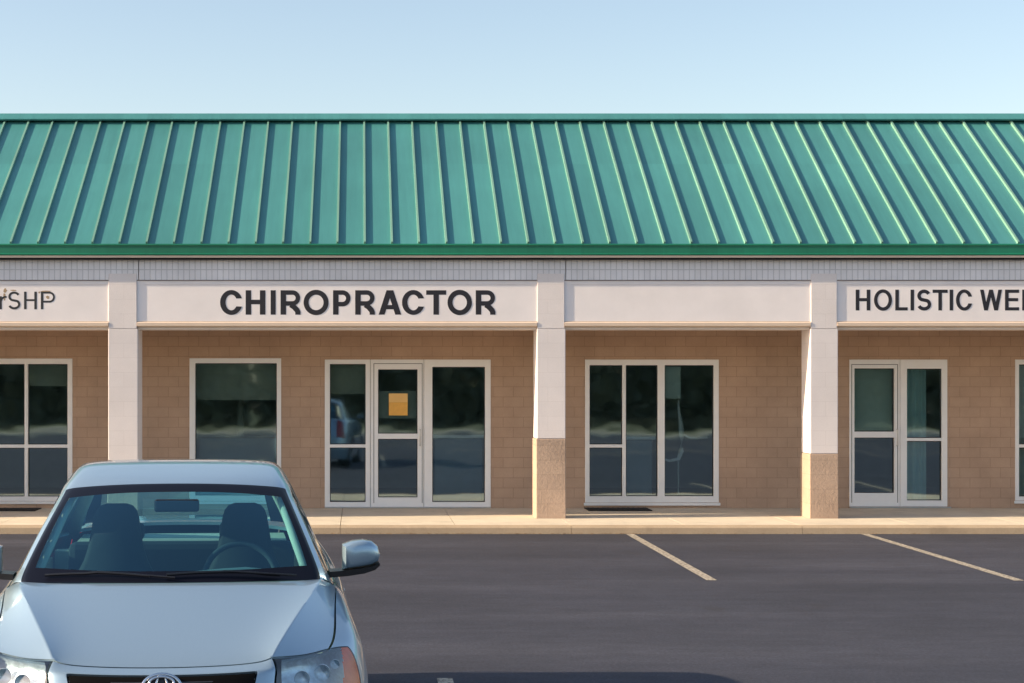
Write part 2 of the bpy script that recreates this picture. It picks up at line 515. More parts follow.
# ledge strips, sign panels and bottom moldings between the pilasters
spans = [(colx[i][1]-0.016, colx[i+1][0]+0.006) for i in range(len(colx)-1)]
for (a, b_) in spans:
    mb = MB().box(a+.002, b_-.002, YC+0.016, YC+0.052, ZPB+0.004, ZPT-0.004)
    pn = bpart(mb, 'sign_panel', M['panel'])
    mb = MB().box(a+.002, b_-.002, YC+0.006, YC+0.052, ZPT-0.002, ZPT+0.012)
    mb.box(a+.002, b_-.002, YC+0.010, YC+0.0155, ZPT-0.050, ZPT-0.003)
    bpart(mb, 'panel_ledge', M['panel'], pn)
    bpart(MB().box(a+.002, b_-.002, YC-0.002, YC+0.0004, ZPT+0.001, ZPT+0.013), 'shadow_gap', M['joint'], pn)  # solid strip coloured dark to paint the shadow between frieze and ledge
    mb = MB()
    mb.prism([(YC+0.052, ZPB), (YC+0.012, ZPB), (YC-0.010, ZPB-0.018), (YC-0.010, ZPB-0.060), (YC+0.030, ZPB-0.075), (YC+0.052, ZPB-0.075)],
             lambda p, a=a: (a+.004, p[0], p[1]), lambda p, b_=b_: (b_-.004, p[0], p[1]))
    bpart(mb, 'panel_molding', M['molding'], pn)
    mb = MB().box(a+.004, b_-.004, YC+0.060, YC+CD-.01, ZBB-0.02, ZBB+0.018)
    bpart(mb, 'beam_soffit', M['soffit'], pn)

# roof
YE = YC-0.10                        # eave line
ZE = PZ(243, YE)
YR = YE/0.876; ZR = PZ(119, YR)
sl = Vector((0, YR-YE, ZR-ZE)); L = sl.length; sd = sl.normalized(); nn = Vector((0, -sd.z, sd.y))
mb = MB()
XE0, XE1 = BX0-0.4, BX1+0.4
mb.prism([(YE, ZE-0.012), (YR, ZR-0.012), (YR+6.5, ZR-2.6), (YR+6.5, ZR-2.75), (YR, ZR-0.2), (YE+0.05, ZE-0.17)],
         lambda p: (XE0, p[0], p[1]), lambda p: (XE1, p[0], p[1]))
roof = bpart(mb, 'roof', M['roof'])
sp = 0.3765; x = -4.83
while x > XE0+sp: x -= sp
ribs = MB(); n_r = 0
while x < XE1-0.02:
    # trapezoid standing seam with a small folded top
    w0, w1, h = 0.019, 0.011, 0.034
    prof = [(-w0, 0.0), (-w1, h*0.55), (-w1-0.003, h), (w1+0.003, h), (w1, h*0.55), (w0, 0.0)]
    jx = random.uniform(-0.003, 0.003)
    A = Vector((x+jx, YE, ZE)) - sd*0.010; B = Vector((x+jx*0.5, YE, ZE)) + sd*(L-0.10)
    ribs.prism([(p[0], p[1]-0.02 if p[1] == 0 else p[1]) for p in prof],
        lambda p: tuple(A+Vector((p[0], 0, 0))+nn*(p[1]-0.006)), lambda p: tuple(B+Vector((p[0], 0, 0))+nn*(p[1]-0.006)))
    x += sp
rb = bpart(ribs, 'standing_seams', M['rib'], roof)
# ridge cap: a folded strip proud of the seams
mb = MB()
cp = [Vector((0, YE, ZE))+sd*(L-0.16)+nn*0.050, Vector((0, YE, ZE))+sd*(L-0.16)+nn*0.075, Vector((0, YR-0.02, ZR+0.085)), Vector((0, YR+0.10, ZR+0.085)), Vector((0, YR+0.35, ZR-0.06)), Vector((0, YR+0.10, ZR+0.02))]
mb.prism([(c.y, c.z) for c in cp], lambda p: (XE0-.01, p[0], p[1]), lambda p: (XE1+.01, p[0], p[1]))
bpart(mb, 'ridge_cap', M['roof'], roof)
# fascia: box gutter profile with drip lip
mb = MB()
zf = ZE-0.012
mb.prism([(YE+0.04, zf), (YE-0.025, zf), (YE-0.032, zf-0.02), (YE-0.018, zf-0.035), (YE-0.018, zf-0.13), (YE-0.030, zf-0.145), (YE-0.022, zf-0.158), (YE+0.04, zf-0.158)],
         lambda p: (XE0, p[0], p[1]), lambda p: (XE1, p[0], p[1]))
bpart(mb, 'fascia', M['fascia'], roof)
mb = MB().box(XE0, XE1, YE+0.004, YC-0.004, zf-0.185, zf-0.160)
mb.box(XE0, XE1, YE-0.012, YE+0.003, zf-0.190, zf-0.160)
bpart(mb, 'eave_trim', M['molding'], roof)
bpart(MB().box(XE0, XE1, YE+0.010, YC-0.001, zf-0.216, zf-0.186), 'shadow_gap', M['dark'], roof)  # black strip painting the shadow line at the top of the frieze

# ------------------------------------------------------------------ shop windows and doors
GY = YW+0.045
def fbox(mb, a, b_, t, bo, y0=YW-0.012, y1=YW+0.075):
    """frame member from px extents on the wall plane"""
    x0, x1 = PX(a, YW), PX(b_, YW); z1, z0 = PZ(t, YW), PZ(bo, YW)
    mb.box(x0+.0004, x1-.0004, y0, y1, max(z0, ZW+0.004)+.0004, z1-.0004)
def opening(kind, u, panes, label=None):
    """outer frame = everything in the unit rectangle that is not a pane"""
    a, b_, t, bo = u
    mb = MB()
    xs = sorted({a, b_, *[p[0] for p in panes], *[p[1] for p in panes]})
    zs = sorted({t, bo, *[p[2] for p in panes], *[p[3] for p in panes]})
    def inp(x, y): return any(p[0] < x < p[1] and p[2] < y < p[3] for p in panes)
    # columns of cells merged vertically
    verts = {}
    def V(x, z, y):
        k = (x, z, y)
        if k not in verts:
            verts[k] = len(mb.v); mb.v.append((PX(x, YW), y, max(PZ(z, YW), ZW+0.004)))
        return verts[k]
    y0, y1 = YW-0.014, YW+0.07
    solid = {}
    for i in range(len(xs)-1):
        for j in range(len(zs)-1):
            solid[i, j] = not inp((xs[i]+xs[i+1])/2, (zs[j]+zs[j+1])/2)
    for (i, j), s in solid.items():
        if not s: continue
        for y in (y0, y1):
            mb.f.append((V(xs[i], zs[j], y), V(xs[i+1], zs[j], y), V(xs[i+1], zs[j+1], y), V(xs[i], zs[j+1], y)))
        for di, dj, e in ((-1, 0, ((0, 0), (0, 1))), (1, 0, ((1, 0), (1, 1))), (0, -1, ((0, 0), (1, 0))), (0, 1, ((0, 1), (1, 1)))):
            if not solid.get((i+di, j+dj), False):
                (p0, q0), (p1, q1) = e
                mb.f.append((V(xs[i+p0], zs[j+q0], y0), V(xs[i+p1], zs[j+q1], y0), V(xs[i+p1], zs[j+q1], y1), V(xs[i+p0], zs[j+q0], y1)))
    fr = bpart(mb, kind, M['frame'], bevel=0.006)
    if label: fr['label'] = label
    for p in panes:
        # gasket + pane
        x0, x1, z1, z0 = PX(p[0], YW), PX(p[1], YW), PZ(p[2], YW), PZ(p[3], YW)
        g = MB(); q = 0.011
        for (xa, xb, za, zb) in ((x0+.001, x0+q, z0+.001, z1-.001), (x1-q, x1-.001, z0+.001, z1-.001), (x0+q, x1-q, z0+.001, z0+q), (x0+q, x1-q, z1-q, z1-.001)):
            g.box(xa, xb, GY-0.02, GY+0.01, za, zb)
        bpart(g, 'gasket', M['black_trim'], fr)
        m2 = MB().quad((x0+.002, GY, z0+.002), (x1-.002, GY, z0+.002), (x1-.002, GY, z1-.002), (x0+.002, GY, z1-.002))
        bpart(m2, 'pane', M['glass'], fr)
    return fr
def groove(fr, a, b_, t, bo, y=YW-0.016):
    x0, x1, z1, z0 = PX(a, YW), PX(b_, YW), PZ(t, YW), PZ(bo, YW)
    bpart(MB().box(x0, x1, y, y+0.006, z0, z1), 'shadow_gap', M['dark'], fr)

fA = opening('window', U['A'], [(-57, -21.5, 364, 444.5), (-18.5, 24.6, 364, 444.5), (28, 67.6, 364, 444.5), (-57, -21.5, 447.8, 496.5), (-18.5, 24.6, 447.8, 496.5), (28, 67.6, 447.8, 496.5)])
fB = opening('window', U['B'], [(195.3, 276.8, 363.2, 495.5)])
# entrance C: fixed left light, hinged door, wide right light
aC = U['C']
fC1 = opening('window', (324.8, 370.2, 359.5, 508), [(329.9, 365.6, 364, 444.4), (329.9, 365.6, 447.6, 502)])
fC2 = opening('door', (370.6, 423.6, 359.5, 508), [(378.1, 417.5, 369.4, 433.6), (378.1, 417.5, 438.9, 497.4)], 'white framed glass door with an orange notice')
fC3 = opening('window', (424.0, 490.7, 359.5, 508), [(432.3, 485.0, 366.9, 502)])
fD = opening('window', U['D'], [(589.5, 622.3, 365.2, 444.4), (625.8, 657.6, 365.2, 496.2), (589.5, 622.3, 447.6, 496.2), (664.6, 713.6, 365.2, 496.2)])
fE1 = opening('door', (849.2, 899.6, 359.5, 506.5), [(854.3, 894.2, 368.4, 431.6), (854.3, 894.2, 437.6, 493)], 'white framed glass door with pale blinds')
fE2 = opening('window', (900.0, 947.2, 359.5, 506.5), [(906.8, 941.6, 368.7, 438), (906.8, 941.6, 441, 500.4)])
fF = opening('window', U['F'], [(1018.8, 1060, 364.5, 444.4), (1063, 1104, 364.5, 444.4), (1018.8, 1060, 447.6, 496.5), (1063, 1104, 447.6, 496.5)])
# leaf outlines
for fr, (a, b_, t, bo) in ((fC2, (373.6, 422.4, 363.4, 503.0)), (fE1, (851.2, 897.6, 364.2, 502.6))):
    groove(fr, a, a+0.5, t, bo); groove(fr, b_-0.5, b_, t, bo); groove(fr, a+0.5, b_-0.5, t, t+0.5)
def handle(fr, px, t=428, bo=447):
    x = PX(px, YW); z1, z0 = PZ(t, YW), PZ(bo, YW)
    m = MB().tube([(x, YW-0.014, z0+.02), (x, YW-0.055, z0+.02), (x, YW-0.058, z0+.05), (x, YW-0.058, z1-.05), (x, YW-0.055, z1-.02), (x, YW-0.014, z1-.02)], 0.008)
    bpart(m, 'handle', M['steel'], fr, smooth=True)
handle(fC2, 420.0); handle(fE1, 896.6)
# sills
for (a, b_, t, bo) in (U['A'], U['B'], U['D'], U['F']):
    x0, x1, z = PX(a, YW), PX(b_, YW), PZ(bo, YW)
    bpart(MB().box(x0-.02, x1+.02, YW-0.035, YW-0.0145, z-0.045, z-0.003), 'window_sill', M['frame'], bevel=0.004)
# thresholds
for (a, b_) in ((324.8, 490.7), (849.2, 950)):
    bpart(MB().box(PX(a, YW), PX(b_, YW), YW-0.06, YW-0.015, ZW+.001, ZW+0.022), 'threshold', M['steel'], bevel=0.003)

# ------------------------------------------------------------------ things in and on the windows
def thing_box(name, mat, a, b_, t, bo, y, th, label, cat, par=None):
    x0, x1, z1, z0 = PX(a, YW), PX(b_, YW), PZ(t, YW), PZ(bo, YW)
    c = Vector(((x0+x1)/2, y, z0))
    m = MB().box(x0-c.x, x1-c.x, 0, th, 0, z1-z0)
    o = m.build(name, mat); o.location = c
    return tag(o, label, cat)
# notice on the door glass: orange sheet with a lighter heading band and printed rules
n = empty('notice', (PX(398.3, YW), GY-0.006, PZ(415.5, YW)))
tag(n, 'small orange paper notice taped to the upper glass of the chiropractor door', 'notice')
hw = 9.4*YW/F; hh = 22*YW/F
MB().box(-hw, hw, -.001, .001, 0, hh*0.60).build('sheet', M['orange'], n)
MB().box(-hw, hw, -.002, .0005, hh*0.60+.001, hh).build('heading', M['yellow'], n)
thing_box('sign_board', M['grey_board'], 378.5, 417, 391, 418.5, GY+0.03, 0.012, 'grey-green board behind the orange notice inside the door glass', 'board')
# roller blinds
def roller(a, b_, t, bo, label, mat=M['blind']):
    r = empty('roller_blind', (PX((a+b_)/2, YW), YW+0.16, PZ(t, YW)))
    tag(r, label, 'blind', 'roller blinds inside the shop windows')
    hw = (b_-a)/2*YW/F; h = (bo-t)*YW/F
    m = MB(); nz = 14
    for i in range(nz):
        m.box(-hw, hw, 0.004*math.sin(i*1.7), 0.004*math.sin(i*1.7)+0.003, -h*(i+1)/nz+.0004, -h*i/nz)
    m.build('cloth', mat, r)
    MB().box(-hw-.004, hw+.004, -.012, .014, -h-.03, -h-.001).build('bottom_bar', mat, r)
    MB().tube([(-hw-.01, .03, .03), (hw+.01, .03, .03)], .028, 12).build('roller', M['frame'], r, smooth=True)
roller(195, 277, 362, 398, 'olive roller blind half lowered in the wide single-pane window')
roller(25, 72, 362, 384, 'olive roller blind barely lowered behind the gridded window at the far left')
roller(329, 366, 362, 392, 'narrow olive roller blind left of the chiropractor door')
# interior frames seen through window B : a partition post and ledge
o = empty('interior_counter', (PX(236, YW), YW+0.9, ZW)); tag(o, 'pale counter with an upright post inside the wide single-pane window', 'counter')
MB().box(-.62, .62, 0, .5, 0, 1.02).build('cabinet', M['int_wall'], o)
MB().box(-.66, .66, -.03, .53, 1.021, 1.06).build('counter_top', M['grey_board'], o)
MB().box(-.045, .045, 0.1, .19, 1.061, 2.7).build('post', M['grey_board'], o)
# blinds in door E, slatted
vb = empty('slatted_blind', (PX(874.2, YW), YW+0.11, PZ(366, YW)))
tag(vb, 'pale slatted blind inside the upper glass of the holistic shop door', 'blind')
m = MB(); hw = 19.8*YW/F
for i in range(26):
    z = -0.02-i*0.0372
    m.quad((-hw, -.010, z-.018), (hw, -.010, z-.018), (hw, .006, z+.019), (-hw, .006, z+.019))
m.build('slats', simple('pale_slat', (0.78, 0.80, 0.68), 0.6), vb)
MB().box(-hw, hw, -.02, .02, -0.012, 0.03).build('head_rail', M['frame'], vb)
# pleated curtains
def curtain(a, b_, t, bo, label, dens=62, mat=M['curtain']):
    x0, x1, z1, z0 = PX(a, YW), PX(b_, YW), PZ(t, YW), PZ(bo, YW)
    m = MB(); n_ = max(8, int((x1-x0)*dens)); c = (x0+x1)/2
    for i in range(n_+1):
        x = x0+(x1-x0)*i/n_; y = 0.028*math.sin(i*1.05)+0.012*math.sin(i*0.37+1)
        m.v += [(x-c, y, 0), (x-c, y*0.7, (z1-z0)*.6), (x-c, y*0.5, z1-z0)]
    for i in range(n_):
        for j in range(2):
            a0 = i*3+j
            m.f.append((a0, a0+3, a0+4, a0+1))
    o = m.build('curtain', mat, smooth=True); o.location = (c, YW+0.20, z0)
    tag(o, label, 'curtain', 'curtains inside the holistic shop windows')
curtain(905, 930, 364, 503, 'pale teal pleated curtain behind the narrow light right of the holistic shop door')
curtain(1017, 1040, 364, 499, 'pale teal pleated curtain in the window cut by the right edge of the photo')
thing_box('paper_sheet', M['paper'], 665.5, 681.5, 367, 398.5, GY+0.02, 0.002, 'pale paper sheet taped inside the top left corner of the three-light window', 'paper')
# reception counters and a bent-tube rack inside
M['pale_inside'] = simple('pale_laminate', (0.85, 0.88, 0.90), 0.5)
def counter(a, b_, top_px, label):
    x0, x1, z = PX(a, YW), PX(b_, YW), PZ(top_px, YW)
    o = empty('reception_counter', ((x0+x1)/2, YW+0.42, ZW)); tag(o, label, 'counter')
    h = z-ZW; hw = (x1-x0)/2
    MB().box(-hw, hw, 0, .55, h-.045, h).build('counter_top', M['pale_inside'], o, bevel=.006)
    MB().box(-hw+.04, hw-.04, .05, .5, .006, h-.046).build('cabinet', M['int_floor'], o)
    return o
counter(433.5, 487, 436.0, 'pale topped counter inside the wide pane right of the chiropractor door')
counter(629, 660, 437.5, 'short pale topped counter inside the middle light of the three-light window')
rk = empty('display_rack', (PX(686, YW), YW+0.38, ZW)); tag(rk, 'pale bent-tube rack inside the right pane of the three-light window', 'rack')
q_ = YW/F
def rp(px, py): return ((px-686)*q_*1.014, 0, (PZ(py, YW)-ZW))
MB().tube([rp(683, 400), rp(683.5, 412), rp(685.5, 424), rp(686.5, 436), rp(686, 452), rp(683, 460), rp(674, 462), rp(665, 459)], [.012,.02,.035,.045,.042,.03,.02,.012], 8).build('upright', M['pale_inside'], rk, smooth=True)
MB().tube([rp(686, 434), rp(694, 438.5), rp(712, 438.5)], .018, 8).build('arm', M['pale_inside'], rk, smooth=True)
MB().tube([rp(683, 462), rp(683, 507.4)], .012, 8).build('post', M['int_wall'], rk, smooth=True)
MB().tube([rp(672, 507.4), rp(694, 507.4)], .014, 8).build('foot', M['int_wall'], rk, smooth=True)
# door mats
for (a, b_, yy, lab) in ((587, 650, YW-0.62, 'black rubber mat on the walkway below the three-light window'), (-60, 38, YW-0.66, 'black rubber mat on the walkway at the far left behind the car')):
    x0, x1 = PX(a, YW-.4), PX(b_, YW-.4)
    m = MB()
    m.box(x0-(x0+x1)/2, x1-(x0+x1)/2, 0, 0.56, 0, 0.012)
    for i in range(12):
        xx = (x0-x1)/2+.05+i*((x1-x0)-.1)/11.
        m.box(xx-.012, xx+.012, .04, .52, .0121, .017)
    o = m.build('door_mat', M['mat']); o.location = ((x0+x1)/2, yy, ZW+.001)
    tag(o, lab, 'door mat')

# ------------------------------------------------------------------ sign lettering (own strokes)
def arc(cx, cy, rx, ry, a0, a1, n=18):
    return [(cx+rx*math.cos(R(a0+(a1-a0)*i/n)), cy+ry*math.sin(R(a0+(a1-a0)*i/n))) for i in range(n+1)]
def ribbon(pts, t, closed=False):
    """returns list of quads (2D) along the polyline with width t, mitred"""
    n = len(pts); P = [Vector(p) for p in pts]; Ls = []; Rs = []
    for i in range(n):
        if closed: a, b_ = P[i-1], P[(i+1) % n]
        else: a, b_ = P[max(i-1, 0)], P[min(i+1, n-1)]
        d1 = (P[i]-a); d2 = (b_-P[i])
        if d1.length < 1e-9: d1 = d2
        if d2.length < 1e-9: d2 = d1
        d1.normalize(); d2.normalize()
        n1 = Vector((-d1.y, d1.x)); n2 = Vector((-d2.y, d2.x)); m = (n1+n2)
        m.normalize(); k = t/2/max(0.35, m.dot(n1))
        Ls.append(P[i]+m*k); Rs.append(P[i]-m*k)
    q = []
    for i in range(n if closed else n-1):
        j = (i+1) % n
        q.append([Rs[i], Rs[j], Ls[j], Ls[i]])
    return q
def glyph(ch, W, H, t, th=None):
    """closed list of convex 2D polys in a W x H box"""
    th = th or t*0.86   # horizontal strokes a little thinner
    h = t/2; hh_ = th/2; q = []
    def rect(x0, x1, y0, y1): q.append([Vector((x0, y0)), Vector((x1, y0)), Vector((x1, y1)), Vector((x0, y1))])
    if ch == 'I': rect(0, W, 0, H)
    elif ch == 'H': rect(0, t, 0, H); rect(W-t, W, 0, H); rect(t, W-t, H*.52-hh_, H*.52+hh_)
    elif ch == 'T': rect(0, W, H-th, H); rect(W/2-h, W/2+h, 0, H-th)
    elif ch == 'L': rect(0, t, 0, H); rect(t, W, 0, th)
    elif ch == 'E': rect(0, t, 0, H); rect(t, W, 0, th); rect(t, W, H-th, H); rect(t, W*.93, H*.52-hh_, H*.52+hh_)
    elif ch == 'O': q += ribbon(arc(W/2, H/2, W/2-h, H/2+.01*H-hh_, 0, 360, 40)[:-1], (t+th)/2, True)
    elif ch == 'C':
        ro, rv = W*.515, H/2*1.02; ri, rvi = ro-t, rv-th*1.02; yc = H*.17
        ao, ai = math.asin(yc/rv), math.asin(min(.9, (yc-.01*H)/rvi)); nn2 = 36; cx = ro
        for i in range(nn2):
            def pt(a0, rx, ry, k): 
                a = a0+(2*math.pi-2*a0)*k/nn2
                return Vector((cx+rx*math.cos(a), H/2+ry*math.sin(a)))
            q.append([pt(ai, ri, rvi, i), pt(ai, ri, rvi, i+1), pt(ao, ro, rv, i+1), pt(ao, ro, rv, i)])
    elif ch in 'PR':
        y1 = H-hh_; y0 = H*(.46 if ch == 'R' else .43); r = (y1-y0)/2
        rect(0, t, 0, H)
        q += ribbon([(t, y1), (W-r-h, y1)]+arc(W-r-h, (y0+y1)/2, r, r, 90, -90, 14)+[(t, y0)], th)
        if ch == 'R': q += ribbon([(W*.50, y0-hh_*.6), (W*.66, y0-th*.75), (W-t*.66, y0-th*1.5), (W-t*.5, H*.10), (W-t*.5, 0)], t*.95)
    elif ch == 'A':
        def leg(xa, xb, w_): q.append([Vector((xa, 0)), Vector((xa+w_, 0)), Vector((xb+w_, H)), Vector((xb, H))])
        leg(0, W/2-t*.62, t*1.08); leg(W-t*1.08, W/2-t*.46, t*1.08)
        rect(W*.27, W*.73, H*.22, H*.22+th*.95)
    elif ch == 'W':
        def leg(xa, xb, w_): q.append([Vector((xa, 0)), Vector((xa+w_, 0)), Vector((xb+w_, H)), Vector((xb, H))])
        w_ = t*1.02
        leg(W*.27-w_/2, 0, w_); leg(W*.27-w_/2, W*.5-w_/2, w_); leg(W*.73-w_/2, W*.5-w_/2, w_); leg(W*.73-w_/2, W-w_, w_)
    elif ch == 'N': rect(0, t, 0, H); rect(W-t, W, 0, H); q += [[Vector((W-t*1.1, 0)), Vector((W, 0)), Vector((t*1.1, H)), Vector((0, H))]]
    elif ch == 'S':
        cx = W/2; rx = W/2-h; ry = (H/2-hh_)/2+.004*H
        up = arc(cx, H-hh_-ry, rx*.93, ry, 25, 270, 22); lo = arc(cx, hh_+ry, rx, ry, 90, -158, 22)
        up[-3:] = []; lo[:3] = []
        q += ribbon(up+[(cx, H*.5)]+lo, (t+th)/2)
    elif ch == 'r':
        rect(0, t, 0, H*.74); q += ribbon([(t*.6, H*.45), (t*1.1, H*.62), (W*.7, H*.70), (W, H*.70)], th)
    return q
def letter(parent, ch, x0, x1, H, t, depth, mat, th=None):
    mb = MB()
    for qi, poly in enumerate(glyph(ch, x1-x0, H, t, th)):
        mb.prism([(p.x, p.y) for p in poly], lambda p, d=depth+0.00003*qi: (x0+p[0], -d, p[1]), lambda p, d=0.0008+0.00003*qi: (x0+p[0], d, p[1]))
    o = mb.build('letter', mat, parent)
    if len(mb.v) > 0:
        bm = bmesh.new(); bm.from_mesh(o.data); bmesh.ops.remove_doubles(bm, verts=bm.verts, dist=1e-5); bm.to_mesh(o.data); bm.free()
    return o
k_ = YC/F
def sign(text, pos, x_ref, ytop, ybot, t_px, label, mat, th=None, depth=0.0014):
    s = empty('sign_lettering', (PX(x_ref, YC), YC+0.0159, PZ(ybot, YC)))
    tag(s, label, 'sign')
    for ch, (a, b_) in zip(text, pos):
        letter(s, ch, (a-x_ref)*k_, (b_-x_ref)*k_, (ybot-ytop)*k_, t_px*k_, depth, mat, (th or t_px*.86)*k_)
    return s
sign('CHIROPRACTOR', [(220.0, 241.8), (245.6, 265.3), (270.6, 275.6), (280.5, 300.6), (303.3, 328.8), (333, 351.0), (355.2, 375.0), (378.6, 401.2), (402.0, 424.0), (426.2, 446.2), (447.3, 472.2), (475.8, 495.6)],
     220, 290.2, 314.6, 5.5, 'bold black capital letters reading CHIROPRACTOR on the pale fascia panel', M['letter'], 4.5)
sign('HOLISTICWELLNESS', [(856, 870.6), (874.2, 892.4), (895.6, 908), (910.9, 914.4), (917.2, 931.6), (933, 948), (950.0, 953.5), (956.3, 972.4),
     (980.4, 1002.4), (1005.4, 1019.5), (1022.6, 1034.5), (1037.5, 1049.4), (1052.4, 1067), (1070.5, 1084), (1086, 1099), (1101, 1107.2)][:15] + [(1100.2, 1108.5)],
     856, 289.6, 310.4, 3.6, 'black capital letters reading HOLISTIC WELLNESS on the right fascia panel', M['letter'], 3.2)
s3 = sign('rSHP', [(-0.9, 6.4), (7.6, 20.2), (23.8, 36.6), (40.6, 55.0)], 7, 291.6, 309.2, 2.5, 'thin black letters reading rSHP with brown smears at the far left of the fascia', M['letter_thin'], 1.9, 0.0014)
m = MB()
for (cx, cy, w, h) in ((5.0, 290.5, 1.9, 2.2), (4.2, 297, 1.3, 4.0), (13, 290.2, 3.6, 0.7), (46, 291.2, 6.0, 0.8), (39, 292.4, 0.9, 1.2), (47.5, 297.2, 2.0, 1.6)):
    pts = []
    for i in range(14):
        an = 2*math.pi*i/14; rr = random.uniform(.7, 1.15)
        pts.append(((cx+w*rr*math.cos(an)-7)*k_, (309.2-(cy+h*rr*math.sin(an)))*k_))
    m = MB().prism(pts, lambda p: (p[0], -.0009, p[1]), lambda p: (p[0], .001, p[1]))
    m.build('glue_smear', M['rust'], s3)

# ------------------------------------------------------------------ the car
CARX, CARY = -0.985, 7.1+2.35
car = empty('parked_car', (CARX, CARY, 0.0), R(4.3))
tag(car, 'light silver-blue four-door sedan parked nose-out in the left foreground', 'car')
U0 = 2.35
class Cage:
    def __init__(s): s.v = {}; s.f = []; s.cr = {}
    def add(s, key, x, u, z): s.v[key] = (x, u-U0, z)
    def face(s, keys, mat): s.f.append((keys, mat))
    def crease(s, a, b, w): s.cr[frozenset((a, b))] = w
def cage_panels(cage, names, mats, levels=3, gap=0.0022, flange=0.014, wheels=None, sidesplit=(), keepdark=False, nogap=()):
    """mirror the half cage, subdivide, split into one mesh per panel"""
    bm = bmesh.new(); cl = bm.edges.layers.float.new('crease_edge')
    vm = {}
    for k, p in cage.v.items():
        vm[k, 1] = bm.verts.new(p)
        if abs(p[0]) < 1e-6: vm[k, -1] = vm[k, 1]
        else: vm[k, -1] = bm.verts.new((-p[0], p[1], p[2]))
    for keys, mt in cage.f:
        for s in (1, -1):
            vs = [vm[k, s] for k in keys]
            if s < 0: vs.reverse()
            out = []
            for v in vs:
                if v not in out: out.append(v)
            try: f = bm.faces.new(out); f.material_index = mt
            except ValueError: pass
    for e in bm.edges:
        pass
    for fs, w in cage.cr.items():
        a, b = tuple(fs)
        for s in (1, -1):
            e = bm.edges.get((vm[a, s], vm[b, s]))
            if e: e[cl] = w
    bmesh.ops.recalc_face_normals(bm, faces=bm.faces)
    me = bpy.data.meshes.new('tmp'); bm.to_mesh(me); bm.free()
    for _ in names: me.materials.append(None)
    o = bpy.data.objects.new('tmp', me); COL.objects.link(o)
    md = o.modifiers.new('s', 'SUBSURF'); md.levels = levels; md.render_levels = levels
    dg = bpy.context.evaluated_depsgraph_get()
    me2 = bpy.data.meshes.new_from_object(o.evaluated_get(dg))
    bpy.data.objects.remove(o)
    bm = bmesh.new(); bm.from_mesh(me2)
    # outward orientation check: mean normal of top faces must look up
    if sum(f.normal.z*f.calc_area() for f in bm.faces) < 0:
        bmesh.ops.reverse_faces(bm, faces=bm.faces)
    if wheels:
        kill = []
        for (wy, wz, r) in wheels:
            ins = set()
            for v in bm.verts:
                if abs(v.co.x) < 0.60: continue
                d = math.hypot(v.co.y-wy, v.co.z-wz)
                if d < r: ins.add(v)
            for f in bm.faces:
                if all(v in ins for v in f.verts): kill.append(f)
            for v in ins:
                d = math.hypot(v.co.y-wy, v.co.z-wz) or 1e-4
                v.co.y = wy+(v.co.y-wy)*r/d; v.co.z = wz+(v.co.z-wz)*r/d
        bmesh.ops.delete(bm, geom=list(set(kill)), context='FACES')
    bm.normal_update()
    res = []
    allf = list(bm.faces)
    groups = {}
    for f in allf:
        c = f.calc_center_median()
        side = 0
        if f.material_index in sidesplit: side = 1 if c.x > 0 else -1
        groups.setdefault((f.material_index, side), []).append(f)
    for (mi, side), fs in groups.items():
        nb = bmesh.new(); mp = {}
        for f in fs:
            for v in f.verts:
                if v not in mp: mp[v] = nb.verts.new(v.co)
            try: nb.faces.new([mp[v] for v in f.verts])
            except ValueError: pass
        nb.normal_update()
        if mi not in nogap:
            bnd = [e for e in nb.edges if len(e.link_faces) == 1]
            mv = {}
            for e in bnd:
                f = e.link_faces[0]; c = f.calc_center_median()
                ed = (e.verts[1].co-e.verts[0].co)
                if ed.length < 1e-7: continue
                ed.normalize(); mid = (e.verts[0].co+e.verts[1].co)/2
                d = c-mid; d -= ed*d.dot(ed)
                if d.length < 1e-7: continue
                d.normalize()
                for v in e.verts: mv.setdefault(v, []).append(d)
            nrm = {v: v.normal.copy() for v in nb.verts}
            for v, ds in mv.items():
                s = sum(ds, Vector()); 
                if s.length > 1e-6: v.co += s.normalized()*(gap if names[mi] != 'hood' else gap*2.3)
            r_ = bmesh.ops.extrude_edge_only(nb, edges=bnd)
            nv = [g for g in r_['geom'] if isinstance(g, bmesh.types.BMVert)]
            # nearest source normal
            srcs = {tuple(round(c, 5) for c in v.co): nrm[v] for v in nrm}
            for v in nv:
                nr = srcs.get(tuple(round(c, 5) for c in v.co))
                if nr: v.co -= nr*flange
        m3 = bpy.data.meshes.new(names[mi]); nb.to_mesh(m3); nb.free()
        for p in m3.polygons: p.use_smooth = True
        m3.materials.append(mats[mi])
        ob = bpy.data.objects.new(names[mi], m3); COL.objects.link(ob); ob.parent = car
        m3.set_sharp_from_angle(angle=R(50))
        res.append((names[mi], side, ob))
    bm.free()
    return res

body = Cage()
HOOD, FENDER, GRILLE, HEADLIGHT, BUMPER, FDOOR, RDOOR, QUARTER, TRUNK, TAIL, RBUMP, COWL, BAR, ROCK = range(14)
bnames = ['hood', 'front_fender', 'grille_opening', 'headlight', 'front_bumper', 'front_door', 'rear_door', 'rear_fender', 'trunk_lid', 'tail_light', 'rear_bumper', 'cowl', 'grille_surround', 'side_sill']
P_ = M['paint']
bmats = [P_, P_, M['void'], M['lens'], P_, P_, P_, P_, P_, M['red_lamp'], P_, M['black_trim'], P_, P_]
